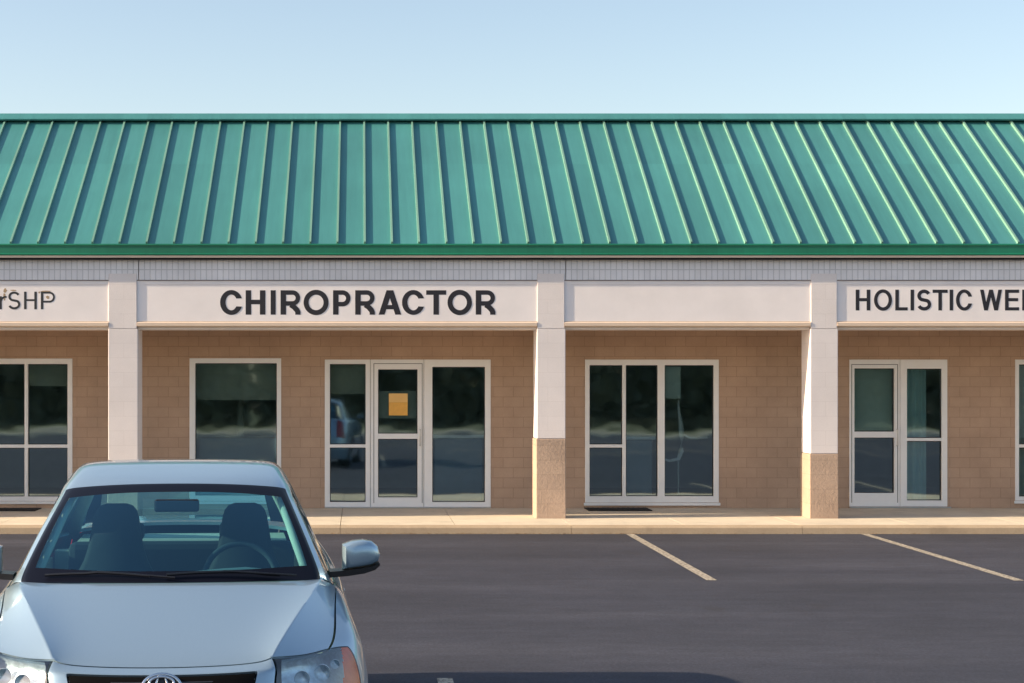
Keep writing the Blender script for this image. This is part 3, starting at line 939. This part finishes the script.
# top grid rows: 7 columns (0, .22, .41, crease, .60, seam, shoulder)
top = [
 [(0,.20,.805),(.22,.205,.808),(.415,.225,.818),(.455,.24,.838),(.60,.34,.828),(.715,.50,.836),(.815,.64,.828)],
 [(0,.27,.836),(.22,.275,.838),(.395,.29,.846),(.482,.315,.878),(.625,.43,.850),(.738,.60,.848),(.835,.72,.856)],
 [(0,.50,.898),(.235,.505,.900),(.43,.52,.904),(.553,.555,.942),(.665,.63,.893),(.755,.74,.880),(.848,.84,.892)],
 [(0,.85,.982),(.26,.86,.983),(.49,.875,.982),(.650,.93,1.012),(.715,.97,.962),(.768,1.02,.930),(.850,1.08,.925)],
 [(0,1.08,1.034),(.28,1.09,1.034),(.54,1.12,1.030),(.712,1.19,1.048),(.755,1.21,1.014),(.785,1.24,.982),(.845,1.28,.955)],
 [(0,1.17,1.050),(.29,1.18,1.050),(.56,1.215,1.047),(.720,1.30,1.048),(.762,1.33,1.028),(.795,1.36,1.005),(.845,1.42,.968)],
]
nT = len(top); nJ = 7
for k, row in enumerate(top):
    for j, (x, u, z) in enumerate(row): body.add(('t', k, j), x, u, z)
for k in range(nT-1):
    for j in range(nJ-1):
        body.face([('t',k,j), ('t',k,j+1), ('t',k+1,j+1), ('t',k+1,j)], HOOD if j < 5 else FENDER)
for k in range(nT-1):
    body.crease(('t',k,3), ('t',k+1,3), 1.0)
    body.crease(('t',k,5), ('t',k+1,5), 0.35)
for j in range(nJ-1): body.crease(('t',0,j), ('t',0,j+1), 0.5 if j < 5 else .3)
# belt strip (seam col 5 and shoulder col 6) rearwards
belt = [(.80,1.75,1.010,.862,1.76,.965),(.81,2.15,1.02,.874,2.15,.975),(.81,2.6,1.025,.876,2.6,.985),(.805,3.05,1.035,.870,3.05,.995),(.79,3.45,1.05,.858,3.45,1.01),(.765,3.85,1.075,.838,3.85,1.02),(.73,4.2,1.09,.815,4.2,1.02),(.66,4.52,1.095,.76,4.48,1.0)]
for i, (xa, ua, za, xb, ub, zb) in enumerate(belt):
    body.add(('t', nT+i, 5), xa, ua, za); body.add(('t', nT+i, 6), xb, ub, zb)
NB = nT+len(belt)
dm = [FDOOR, FDOOR, FDOOR, RDOOR, RDOOR, QUARTER, QUARTER, QUARTER]
for i in range(len(belt)):
    k = nT-1+i
    body.face([('t',k,5), ('t',k,6), ('t',k+1,6), ('t',k+1,5)], dm[i] if i else FDOOR)
# trunk grid rows NB-3 (u 3.85) .. NB-1
tr = {NB-3: [(0,3.88,1.125),(.35,3.88,1.122)], NB-2: [(0,4.2,1.13),(.33,4.2,1.128)], NB-1: [(0,4.60,1.115),(.31,4.585,1.112)]}
for k, pts in tr.items():
    for j, (x, u, z) in enumerate(pts): body.add(('k', k, j), x, u, z)
for k in (NB-3, NB-2):
    body.face([('k',k,0), ('k',k,1), ('k',k+1,1), ('k',k+1,0)], TRUNK)
    body.face([('k',k,1), ('t',k,5), ('t',k+1,5), ('k',k+1,1)], TRUNK)
body.crease(('k',NB-1,0), ('k',NB-1,1), .7); body.crease(('k',NB-1,1), ('t',NB-1,5), .6)
# skirt columns: list of (top key, [a,b,c,d])
sk = [
 (('t',0,0), [(0,.125,.788),(0,.05,.66),(0,0,.48),(0,.05,.22)]),
 (('t',0,1), [(.22,.130,.790),(.215,.055,.66),(.24,.01,.48),(.24,.06,.22)]),
 (('t',0,2), [(.415,.150,.797),(.37,.08,.66),(.40,.04,.48),(.40,.08,.22)]),
 (('t',0,3), [(.47,.180,.800),(.45,.11,.66),(.47,.06,.48),(.47,.10,.22)]),
 (('t',0,4), [(.625,.290,.795),(.60,.19,.66),(.62,.12,.48),(.60,.15,.22)]),
 (('t',0,5), [(.750,.430,.800),(.745,.34,.665),(.76,.25,.46),(.74,.27,.22)]),
 (('t',0,6), [(.850,.62,.770),(.880,.57,.665),(.888,.48,.44),(.845,.50,.22)]),
 (('t',1,6), [(.876,.72,.785),(.912,.70,.64),(.905,.66,.42),(.865,.64,.22)]),
 (('t',2,6), [(.890,.86,.800),(.926,.86,.62),(.905,.86,.42),(.87,.86,.22)]),
 (('t',3,6), [(.890,1.08,.810),(.924,1.08,.62),(.905,1.08,.42),(.87,1.08,.22)]),
 (('t',4,6), [(.880,1.28,.820),(.904,1.29,.62),(.905,1.30,.42),(.87,1.32,.22)]),
 (('t',5,6), [(.880,1.43,.825),(.902,1.44,.62),(.905,1.45,.42),(.87,1.46,.22)]),
]
for i in range(len(belt)):
    k = nT+i; xa, ua, za, xb, ub, zb = belt[i]
    dx = [0,0,0,0,0,-.01,-.03,-.07][i]
    sk.append((('t',k,6), [(.895+dx,ub,.84),(.912+dx,ub+.01,.62),(.91+dx,ub+.01,.42),(.87+dx,ub,.22)]))
sk.append((('t',NB-1,5), [(.62,4.60,.93),(.63,4.66,.74),(.65,4.69,.50),(.62,4.64,.26)]))
sk.append((('k',NB-1,1), [(.31,4.65,.93),(.31,4.70,.74),(.31,4.76,.50),(.31,4.70,.26)]))
sk.append((('k',NB-1,0), [(0,4.66,.93),(0,4.71,.74),(0,4.77,.50),(0,4.71,.26)]))
for c, (tk, pts) in enumerate(sk):
    body.v[('s', c, -1)] = body.v[tk]
    for l, (x, u, z) in enumerate(pts): body.add(('s', c, l), x, u, z)
nC = len(sk)
def skey(c, l): return sk[c][0] if l < 0 else ('s', c, l)
for c in range(nC): body.v.pop(('s', c, -1))
def smat(c, l):
    # c : column index, l: level (-1 top strip)
    if c < 2: return [BAR, GRILLE, BUMPER, BUMPER][l+1]
    if c == 2: return [BAR, BAR, BUMPER, BUMPER][l+1]
    if c in (3, 4, 5): return [HEADLIGHT, HEADLIGHT, BUMPER, BUMPER][l+1]
    if c == 6: return [FENDER, FENDER, BUMPER, BUMPER][l+1]
    if c <= 10: return FENDER
    if c <= 13: return [FDOOR, FDOOR, FDOOR, ROCK][l+1]
    if c <= 15: return [RDOOR, RDOOR, RDOOR, ROCK][l+1]
    if c == 16: return QUARTER
    if c <= 18: return QUARTER
    if c == 19: return [TAIL, TAIL, RBUMP, RBUMP][l+1]
    return [TRUNK, TRUNK, RBUMP, RBUMP][l+1]
for c in range(nC-1):
    for l in range(-1, 3):
        body.face([skey(c, l), skey(c, l+1), skey(c+1, l+1), skey(c+1, l)], smat(c, l))
for c in range(0, 6): body.crease(skey(c, 0), skey(c+1, 0), .5 if c < 3 else .2)
for l in (-1, 0): body.crease(skey(3, l), skey(3, l+1), .4)
for c in range(7, 18): body.crease(skey(c, 0), skey(c+1, 0), .45)
WF, WR = 0.97, 3.72
res = cage_panels(body, bnames, bmats, 4, wheels=[(WF-U0, .33, .385), (WR-U0, .33, .385)], gap=0.0050, flange=0.02,
                  sidesplit=(FENDER, HEADLIGHT, FDOOR, RDOOR, QUARTER, TAIL, ROCK))
heads = [o for n_, s, o in res if n_ == 'headlight']
doors = [(n_, s, o) for n_, s, o in res if n_ in ('front_door', 'rear_door')]

# greenhouse
gh = Cage()
GLASS, FRIT, PILLAR, ROOF, SGF, SGR, BP, RGLASS, RFRIT, RPIL = range(10)
gnames = ['windshield', 'windshield_border', 'pillar', 'roof', 'front_side_window', 'rear_side_window', 'door_pillar', 'rear_window', 'rear_window_border', 'rear_pillar']
gmats = [M['car_glass'], M['frit'], P_, P_, M['side_glass'], M['side_glass'], M['black_trim'], M['car_glass'], M['frit'], P_]
G = [
 # c0, c1, c2(glass), c3(frit), c4(pillar), s1, s2
 [(0,1.185,1.048),(.35,1.215,1.047),(.686,1.295,1.044),(.715,1.335,1.042),(.752,1.38,1.034),(.775,1.42,1.018),(.792,1.46,1.000)],
 [(0,1.203,1.060),(.35,1.230,1.059),(.697,1.370,1.082),(.722,1.368,1.063),(.742,1.43,1.070),(.768,1.48,1.045),(.796,1.56,1.005)],
 [(0,1.58,1.285),(.33,1.60,1.280),(.632,1.675,1.262),(.645,1.695,1.256),(.680,1.73,1.240),(.735,1.80,1.145),(.803,1.88,1.010)],
 [(0,2.000,1.463),(.315,2.012,1.458),(.560,2.03,1.422),(.583,2.035,1.405),(.615,2.07,1.385),(.695,2.13,1.25),(.806,2.18,1.015)],
 [(0,2.02,1.470),(.315,2.035,1.464),(.530,2.08,1.446),(.575,2.10,1.436),(.607,2.14,1.410),(.690,2.22,1.27),(.808,2.28,1.018)],
 [(0,2.16,1.503),(.31,2.17,1.500),(.500,2.20,1.490),(.560,2.22,1.480),(.602,2.25,1.445),(.688,2.30,1.285),(.809,2.36,1.02)],
 [(0,2.50,1.550),(.30,2.50,1.547),(.490,2.52,1.540),(.555,2.53,1.525),(.602,2.54,1.465),(.690,2.56,1.29),(.811,2.56,1.022)],
 [(0,2.60,1.558),(.30,2.60,1.555),(.490,2.61,1.548),(.558,2.62,1.532),(.602,2.62,1.468),(.690,2.65,1.29),(.811,2.66,1.023)],
 [(0,2.95,1.568),(.30,2.95,1.566),(.492,2.95,1.558),(.560,2.95,1.542),(.602,2.95,1.470),(.688,2.98,1.285),(.808,3.00,1.03)],
 [(0,3.25,1.530),(.30,3.25,1.526),(.485,3.26,1.515),(.550,3.28,1.498),(.596,3.29,1.440),(.682,3.34,1.265),(.800,3.38,1.038)],
 [(0,3.38,1.468),(.30,3.38,1.462),(.490,3.38,1.447),(.548,3.40,1.428),(.594,3.42,1.39),(.678,3.47,1.24),(.792,3.53,1.045)],
 [(0,3.62,1.318),(.31,3.62,1.312),(.520,3.62,1.297),(.580,3.63,1.282),(.622,3.65,1.26),(.682,3.68,1.18),(.778,3.72,1.055)],
 [(0,3.88,1.135),(.33,3.88,1.132),(.570,3.88,1.125),(.625,3.88,1.115),(.660,3.88,1.105),(.700,3.90,1.09),(.755,3.93,1.07)],
]
for i, row in enumerate(G):
    for j, p in enumerate(row): gh.add((i, j), *p)
for i in range(len(G)-1):
    for j in range(6):
        if j < 2: mt = FRIT if i in (0, 3) else GLASS if i < 3 else ROOF if i < 9 else RFRIT if i == 9 else RGLASS
        elif j == 2: mt = FRIT if i < 4 else ROOF if i < 9 else RFRIT
        elif j == 3: mt = PILLAR if i < 4 else ROOF if i < 9 else RPIL
        else: mt = PILLAR if i < 1 else SGF if i < 6 else BP if i == 6 else SGR if i < 10 else RPIL
        gh.face([(i,j), (i,j+1), (i+1,j+1), (i+1,j)], mt)
for i in range(len(G)-1):
    gh.crease((i,4), (i+1,4), .5); gh.crease((i,3), (i+1,3), .3 if i < 4 else 0.0)
    if i < 4: gh.crease((i,2), (i+1,2), .3)
for j in range(4): gh.crease((4,j), (4,j+1), .35)
cage_panels(gh, gnames, gmats, 3, gap=0.0015, flange=0.012, sidesplit=(PILLAR, RPIL, SGF, SGR, BP), nogap=(GLASS, RGLASS, SGF, SGR, FRIT, RFRIT))

def cpart(mb, name, mat, parent=None, dz=True, **kw):
    mb.v = [(x, u-U0, z) for (x, u, z) in mb.v]
    return mb.build(name, mat, parent or car, **kw)
# inner dark structure: engine bay, floor, firewall, trunk
mb = MB()
mb.prism([(.26,.30),(.22,.60),(.36,.74),(.60,.80),(1.25,.94),(1.36,.94),(1.36,.25)], lambda p: (-.44, p[0], p[1]), lambda p: (.44, p[0], p[1]))
mb.prism([(.80,.30),(.80,.76),(1.25,.90),(1.36,.90),(1.36,.25)], lambda p: (-.60, p[0]+.001, p[1]), lambda p: (.60, p[0]+.001, p[1]))
mb.box(-.60, .60, 3.45, 4.55, .26, .92)
mb.box(-.80, .80, 1.36, 3.35, .20, .28)
cpart(mb, 'underbody', M['dark'])
# cabin inner door trims and floor
mb = MB()
for s in (1, -1):
    mb.box(min(s*.76, s*.84), max(s*.76, s*.84), 1.50, 3.30, .28, .965)
mb.box(-.75, .75, 3.30, 3.44, .28, 1.0)
cpart(mb, 'door_trim', M['cabin'])
# rear shelf
mb = MB().box(-.62, .62, 3.30, 3.84, 1.03, 1.055)
cpart(mb, 'rear_shelf', M['cabin'])
# headliner
mb = MB()
for i in range(5, 9):
    pass
hl = [(2.18,1.455),(2.6,1.50),(2.95,1.505),(3.25,1.465)]
for i in range(3):
    for (xa, xb, dz0, dz1) in ((-.50,-.25,-.035,-.008),(-.25,.25,-.008,-.008),(.25,.50,-.008,-.035)):
        (u0, z0), (u1, z1) = hl[i], hl[i+1]
        mb.quad((xa,u0,z0+dz0),(xb,u0,z0+dz1),(xb,u1,z1+dz1),(xa,u1,z1+dz0))
cpart(mb, 'headliner', M['cabin'], smooth=True)
# inner pillar covers
for s in (1, -1):
    mb = MB().tube([(s*.66,1.47,1.05),(s*.60,1.75,1.22),(s*.545,2.08,1.39),(s*.52,2.25,1.43)], .022, 8)
    cpart(mb, 'pillar_cover', M['cabin'], smooth=True)
    mb = MB().tube([(s*.70,3.86,1.06),(s*.62,3.64,1.25),(s*.55,3.42,1.39),(s*.52,3.22,1.44)], .05, 8)
    cpart(mb, 'pillar_cover', M['cabin'], smooth=True)
# dashboard
mb = MB()
dsh = [(1.36,1.02),(1.46,1.045),(1.62,1.052),(1.76,1.035),(1.84,.98),(1.86,.86),(1.80,.62),(1.60,.55)]
NX = 12
for i in range(NX+1):
    x = -.72+1.44*i/NX
    for (u, z) in dsh:
        hb = .028*math.exp(-((x-.37)/.19)**2) if 1.5 < u < 1.86 and z > .95 else 0
        mb.v.append((x, u+.05*(1-(x/.72)**2)-.03, z+hb-.02*(x/.72)**2))
nd = len(dsh)
for i in range(NX):
    for k in range(nd-1):
        a = i*nd+k; mb.f.append((a, a+1, a+nd+1, a+nd))
cpart(mb, 'dashboard', M['dash'], smooth=True)
# seats
def seat(cx, u, wide=.46, top=1.325, tag_='front_seat'):
    # backrest with integrated head restraint outline
    prof = [(.255, .55), (.26, .72), (.245, .85), (.215, .94), (.172, 1.02), (.150, 1.09), (.136, 1.17), (.124, 1.25), (.113, 1.285), (.090, top-.012), (.055, top)]
    mb = MB()
    for d, sc in ((-.055, .86), (-.035, 1.0), (.035, 1.0), (.06, .86)):
        for (w, z) in prof: mb.v.append((cx-w*sc, u+d+(z-.55)*.22, z if sc == 1.0 else .55+(z-.55)*.985))
        for (w, z) in reversed(prof): mb.v.append((cx+w*sc, u+d+(z-.55)*.22, z if sc == 1.0 else .55+(z-.55)*.985))
    n_ = 2*len(prof)
    for k in range(3):
        for i in range(n_):
            a = k*n_+i; b = k*n_+(i+1) % n_
            mb.f.append((a, b, b+n_, a+n_))
    mb.f.append(tuple(range(n_))); mb.f.append(tuple(reversed(range(3*n_, 4*n_))))
    s = cpart(mb, tag_, M['seat'], smooth=True)
    mb = MB().box(cx-.26, cx+.26, u-.50, u+.02, .42, .56)
    cu = mb.build('seat_cushion', M['seat'], None, bevel=.05)
    cu.data.transform(Matrix.Translation((0, -U0, 0))); cu.parent = s
seat(-.345, 2.46); seat(.365, 2.46, top=1.325)
# rear bench
mb = MB().box(-.66, .66, 3.16, 3.30, .55, 1.06)
cpart(mb, 'rear_bench', M['seat'], bevel=.04)
for x in (-.34, .34):
    mb = MB().box(x-.12, x+.12, 3.24, 3.31, 1.065, 1.17)
    cpart(mb, 'rear_headrest', M['seat'], bevel=.03)
# steering wheel
mb = MB(); cu_, cz_, cx_ = 1.93, .985, .335; rr = .185; tl = R(22)
pts = []
for i in range(41):
    an = 2*math.pi*i/40
    pts.append((cx_+rr*math.cos(an), cu_+rr*math.sin(an)*math.sin(tl)*1.0, cz_+rr*math.sin(an)*math.cos(tl)))
mb.tube(pts, .015, 10, caps=False)
sw = cpart(mb, 'steering_wheel', M['seat'], smooth=True)
mb = MB()
for an in (R(0), R(180), R(270)):
    mb.tube([(cx_, cu_, cz_), (cx_+rr*math.cos(an), cu_+rr*math.sin(an)*math.sin(tl), cz_+rr*math.sin(an)*math.cos(tl))], .016, 8)
mb.tube([(cx_, cu_+.02, cz_), (cx_, cu_-.05, cz_-.01)], [.055, .05], 14)
cpart(mb, 'wheel_hub', M['seat'], sw, smooth=True)
# rear-view mirror
mb = MB().box(-.105, .125, 1.845, 1.875, 1.335, 1.400)
cpart(mb, 'rearview_mirror', M['black_trim'], bevel=.012)
# wipers
for (x0, u0, x1, u1, xp) in ((-.10,1.245,-.60,1.335,.02),(.52,1.30,-.02,1.25,.60)):
    mb = MB(); pts = []
    for i in range(9):
        t = i/8; x = x0+(x1-x0)*t; u = u0+(u1-u0)*t
        pts.append((x, u-.030, 1.072+.014*math.sin(t*math.pi*.9)+(0.006 if abs(x) < .4 else 0)))
    mb.tube(pts, .0075, 6)
    mb.tube([(xp, u0-.05, 1.072), ((x0+x1)/2, (u0+u1)/2-.030, 1.096)], .006, 6)
    cpart(mb, 'wiper', M['black_trim'])
# side mirrors
for s in (1, -1):
    mb = MB()
    shell = [(.841,1.187),(.890,1.203),(.945,1.208),(.990,1.202),(1.020,1.178),(1.034,1.135),(1.024,1.102),(.990,1.085),(.919,1.074),(.841,1.067)]
    cxm = sum(p[0] for p in shell)/len(shell); czm = sum(p[1] for p in shell)/len(shell); ns_ = len(shell)
    for (u, f) in ((1.505, .60), (1.515, .86), (1.545, .985), (1.60, 1.0), (1.665, .97)):
        for (x, z) in shell:
            xx = cxm+(x-cxm)*f; mb.v.append((s*xx, u+(xx-.83)*.22, czm+(z-czm)*f))
    for i in range(4):
        for k in range(ns_):
            a = i*ns_+k; b = i*ns_+(k+1) % ns_; mb.f.append((a, b, b+ns_, a+ns_))
    mb.f.append(tuple(range(ns_))); mb.f.append(tuple(4*ns_+k for k in range(ns_)))
    sm = cpart(mb, 'side_mirror', P_, smooth=True)
    sm.data.set_sharp_from_angle(angle=R(48))
    mb = MB()
    under = [(.775,1.060),(.841,1.0635),(.919,1.070),(.990,1.081),(1.026,1.098),(1.030,1.085),(1.005,1.062),(.95,1.045),(.86,1.034),(.775,1.030)]
    for (u, f) in ((1.52, .96), (1.56, 1.0), (1.66, 1.0)):
        for (x, z) in under: mb.v.append((s*x, u+(x-.83)*.22, 1.055+(z-1.055)*f))
    for i in range(2):
        for k in range(10):
            a = i*10+k; b = i*10+(k+1) % 10; mb.f.append((a, b, b+10, a+10))
    mb.f.append(tuple(range(10))); mb.f.append(tuple(20+k for k in range(10)))
    cpart(mb, 'mirror_base', M['black_trim'], sm)
    mb = MB().prism([(.855,1.08),(.99,1.098),(1.012,1.13),(.985,1.185),(.90,1.188),(.855,1.17)], lambda p: (s*p[0], 1.668+(p[0]-.83)*.22, p[1]), lambda p: (s*p[0], 1.672+(p[0]-.83)*.22, p[1]))
    cpart(mb, 'mirror_glass', M['chrome'], sm)
# headlight internals: reflector bowl, bulb housings, amber marker
for s in (1, -1):
    hd = [o for o in heads if (sum(v.co.x for v in o.data.vertices) > 0) == (s > 0)][0]
    mb = MB(); 
    gx = [(.50,.24,.30),(.60,.30,.38),(.70,.42,.50),(.78,.52,.60),(.825,.60,.66)]
    for (x, ul, uh) in gx:
        mb.v += [(s*x, ul+.02, .67), (s*x, ul+.09, .73), (s*x, uh+.06, .79), (s*x, uh+.02, .815)]
    for i in range(len(gx)-1):
        for k in range(3):
            a = i*4+k; mb.f.append((a, a+1, a+5, a+4))
    rf = cpart(mb, 'lamp_reflector', M['reflector'], hd, smooth=True)
    for (x, u, z, r) in ((.585,.285,.745,.032), (.675,.375,.755,.034), (.735,.47,.775,.020)):
        mb = MB()
        b0 = 0; n_ = 20
        for (rr_, du) in ((r, -.035), (r*1.05, -.028), (r*.95, -.02), (r*.75, -.012), (r*.35, -.006), (.001, -.004)):
            for k in range(n_):
                an = 2*math.pi*k/n_; mb.v.append((s*(x+rr_*math.cos(an)), u+du, z+rr_*math.sin(an)))
        for i in range(5):
            for k in range(n_):
                a = i*n_+k; b = i*n_+(k+1) % n_; mb.f.append((a, b, b+n_, a+n_))
        cpart(mb, 'lamp_bowl', M['reflector'], hd, smooth=True)
    # outer end of the lens is the amber turn signal
    bm = bmesh.new(); bm.from_mesh(hd.data); b2 = bm.copy()
    def outer(f):
        c = f.calc_center_median(); return abs(c.x) > .772
    bmesh.ops.delete(b2, geom=[f for f in b2.faces if not outer(f)], context='FACES')
    bmesh.ops.delete(bm, geom=[f for f in bm.faces if outer(f)], context='FACES')
    bm.to_mesh(hd.data); bm.free()
    mt = bpy.data.meshes.new('turn_signal'); b2.to_mesh(mt); b2.free()
    mt.materials.append(M['amber'])
    for p in mt.polygons: p.use_smooth = True
    ts = bpy.data.objects.new('turn_signal', mt); COL.objects.link(ts); ts.parent = hd
# grille slats and emblem
mb = MB()
for i in range(3):
    z = .762-.036*i; u = .112-.022*i
    mb.tube([(-.385, u+.032, z+.002), (-.20, u+.006, z-.003), (0, u-.002, z-.004), (.20, u+.006, z-.003), (.385, u+.032, z+.002)], .0045, 8)
cpart(mb, 'grille_slats', M['smoke'], smooth=True)
def ell(cx, u, cz, rx, rz, r, tilt=0.0, n_=36, lean=.35):
    pts = []
    for i in range(n_+1):
        an = 2*math.pi*i/n_; dz = rz*math.sin(an)
        pts.append((cx+rx*math.cos(an), u+dz*lean, cz+dz))
    return pts
mb = MB()
ez = .742; eu = .080
mb.tube(ell(0, eu, ez, .080, .055, 0), .0075, 8, caps=False)
mb.tube(ell(0, eu-.002, ez+.022, .050, .024, 0), .006, 8, caps=False)
mb.tube(ell(0, eu-.002, ez, .024, .050, 0), .006, 8, caps=False)
cpart(mb, 'emblem', M['chrome'], smooth=True)
mb = MB().prism([(p[0]*.96, p[2]*1.0) for p in ell(0, 0, 0, .080, .055, 0)[:-1]], lambda p: (p[0], eu+p[1]*.35+.006, ez+p[1]*.95), lambda p: (p[0], eu+p[1]*.35+.02, ez+p[1]*.95))
cpart(mb, 'emblem_backing', M['black_trim'])
# lower intake
mb = MB().box(-.24, .24, .004, .08, .30, .40); cpart(mb, 'lower_intake', M['dark'], bevel=.02)
# door handles
for s in (1, -1):
    for (u, nm) in ((2.42, 'front_door'), (3.22, 'rear_door')):
        d = [o for n_, sd_, o in doors if n_ == nm and sd_ == s][0]
        mb = MB().tube([(s*.882,u-.09,.865),(s*.896,u-.075,.868),(s*.897,u+.05,.870),(s*.885,u+.07,.868)], .010, 8)
        cpart(mb, 'door_handle', P_, d, smooth=True)
# wheels
for s in (1, -1):
    for wu in (WF, WR):
        mb = MB().lathe_x([(.205,.10),(.22,.115),(.29,.120),(.318,.105),(.328,.07),(.330,0),(.328,-.07),(.315,-.105),(.22,-.11),(.205,-.10)], s*.785, wu, .33, 48, s)
        ty = cpart(mb, 'tyre', M['rubber'], smooth=True)
        wh = empty('wheel', (s*.785, wu-U0, .33), parent=car)
        ty.data.transform(Matrix.Translation((-s*.785, -(wu-U0), -.33))); ty.parent = wh
        mb = MB().lathe_x([(.205,-.09),(.206,.10),(.198,.112),(.188,.085),(.185,-.08)], 0, 0, 0, 48, s)
        for k in range(7):
            an = 2*math.pi*k/7
            ca, sa = math.cos(an), math.sin(an)
            for w in (0,):
                mb.prism([(.03,-.028),(.19,-.016),(.19,.016),(.03,.028)], lambda p: (s*.095, p[0]*ca-p[1]*sa, p[0]*sa+p[1]*ca), lambda p: (s*.070, p[0]*ca-p[1]*sa, p[0]*sa+p[1]*ca))
        mb.lathe_x([(.001,.105),(.03,.102),(.045,.09),(.05,.06)], 0, 0, 0, 24, s)
        mb.build('rim', M['alloy'], wh, smooth=False)
        mb = MB().lathe_x([(.384,.10),(.384,-.16),(.30,-.17),(.001,-.17)], s*.785, wu, .33, 48, s)
        cpart(mb, 'wheel_well', M['dark'])
# plates
mb = MB().box(-.155, .155, 4.735, 4.745, .62, .77); cpart(mb, 'licence_plate', M['frame'])
# ------------------------------------------------------------------ what the windows reflect: the far side of the lot
mb = MB().box(-60, 60, -12.9, -11.0, -0.05, 0.14); o = mb.build('kerb_opposite', M['walk']); tag(o, kind='structure')
mb = MB().box(-300, 300, -60, -12.91, -0.05, 0.06); o = mb.build('verge', M['grass']); tag(o, kind='structure')
mb = MB(); rnd = random.Random(3)
def leaves(mb, n, fn, s):
    for _ in range(n):
        c = Vector(fn()); a = Vector((rnd.uniform(-1,1), rnd.uniform(-1,1), rnd.uniform(-1,1))).normalized(); b = a.cross(Vector((rnd.uniform(-1,1), rnd.uniform(-1,1), rnd.uniform(-1,1)))).normalized()
        q = s*rnd.uniform(.6, 1.3)
        mb.quad(tuple(c-a*q-b*q*.6), tuple(c+a*q-b*q*.6), tuple(c+a*q+b*q*.6), tuple(c-a*q+b*q*.6))
for i in range(60):
    cx = -72+i*2.45+rnd.uniform(-.5,.5); cy = -24+rnd.uniform(-3,2); hh2 = rnd.uniform(2.6, 6.0); rad = rnd.uniform(1.4, 2.4)
    def fn():
        while True:
            p = Vector((rnd.uniform(-1,1), rnd.uniform(-1,1), rnd.uniform(-1,1)))
            if .45 < p.length < 1: break
        return (cx+p.x*rad, cy+p.y*rad, hh2*.5+p.z*hh2*.5)
    leaves(mb, 420, fn, .27)
    def fn2(): return (cx+rnd.uniform(-1.5, 1.5), -22.5+rnd.uniform(-1, .6), rnd.uniform(0, 3.2))
    leaves(mb, 420, fn2, .30)
o = mb.build('far_treeline', M['leaf']); tag(o, 'dense green belt of trees across the lot facing the shops', 'trees', kind='stuff')

# dry leaf litter in the gutter
mb = MB(); rnd = random.Random(5)
for _ in range(520):
    x = rnd.uniform(-6, 11) if rnd.random() < .4 else rnd.gauss(1.6, 1.6); y = YK-.02-abs(rnd.gauss(0, .05)); s = rnd.uniform(.006, .022); an = rnd.uniform(0, 6.28)
    ca, sa = math.cos(an)*s, math.sin(an)*s
    z = .010
    mb.quad((x-ca, y-sa*.5, z), (x+sa, y-ca*.4, z+rnd.uniform(0,.008)), (x+ca, y+sa*.5, z), (x-sa, y+ca*.4, z+rnd.uniform(0,.008)))
o = mb.build('leaf_litter', M['litter']); tag(o, 'dry leaf litter gathered along the kerb', 'leaf litter', kind='stuff')

# ------------------------------------------------------------------ light
sdir = Vector((-2.8, -0.34, 1.02)).normalized()      # towards the sun
sun_d = bpy.data.lights.new('sun', 'SUN'); sun = bpy.data.objects.new('sun', sun_d); COL.objects.link(sun)
sun_d.energy = 4.2; sun_d.angle = R(0.5); sun_d.color = (1.0, 0.80, 0.55)
sun.rotation_euler = sdir.to_track_quat('Z', 'Y').to_euler()
sun.location = (-30, -8, 20)
wd = bpy.data.worlds.new('World'); scene.world = wd; wd.use_nodes = True
nt = wd.node_tree; bg = nt.nodes['Background']
sky = nt.nodes.new('ShaderNodeTexSky'); sky.sky_type = 'NISHITA'; sky.sun_disc = False
sky.sun_elevation = math.asin(sdir.z)
sky.sun_rotation = math.atan2(sdir.x, sdir.y)
sky.air_density = 1.0; sky.dust_density = 1.2; sky.ozone_density = 1.5; sky.altitude = 100
tint = nt.nodes.new('ShaderNodeMix'); tint.data_type = 'RGBA'; tint.blend_type = 'MULTIPLY'; tint.inputs[0].default_value = 1
tint.inputs[7].default_value = (1.10, 0.975, 0.885, 1)
nt.links.new(sky.outputs[0], tint.inputs[6]); nt.links.new(tint.outputs[2], bg.inputs['Color']); bg.inputs['Strength'].default_value = 0.11

scene.view_settings.view_transform = 'Standard'; scene.view_settings.look = 'None'
scene.view_settings.gamma = 1; scene.view_settings.exposure = 1.18
scene.view_settings.use_curve_mapping = False
scene.cycles.max_bounces = 8; scene.cycles.transparent_max_bounces = 16
scene.cycles.use_denoising = True
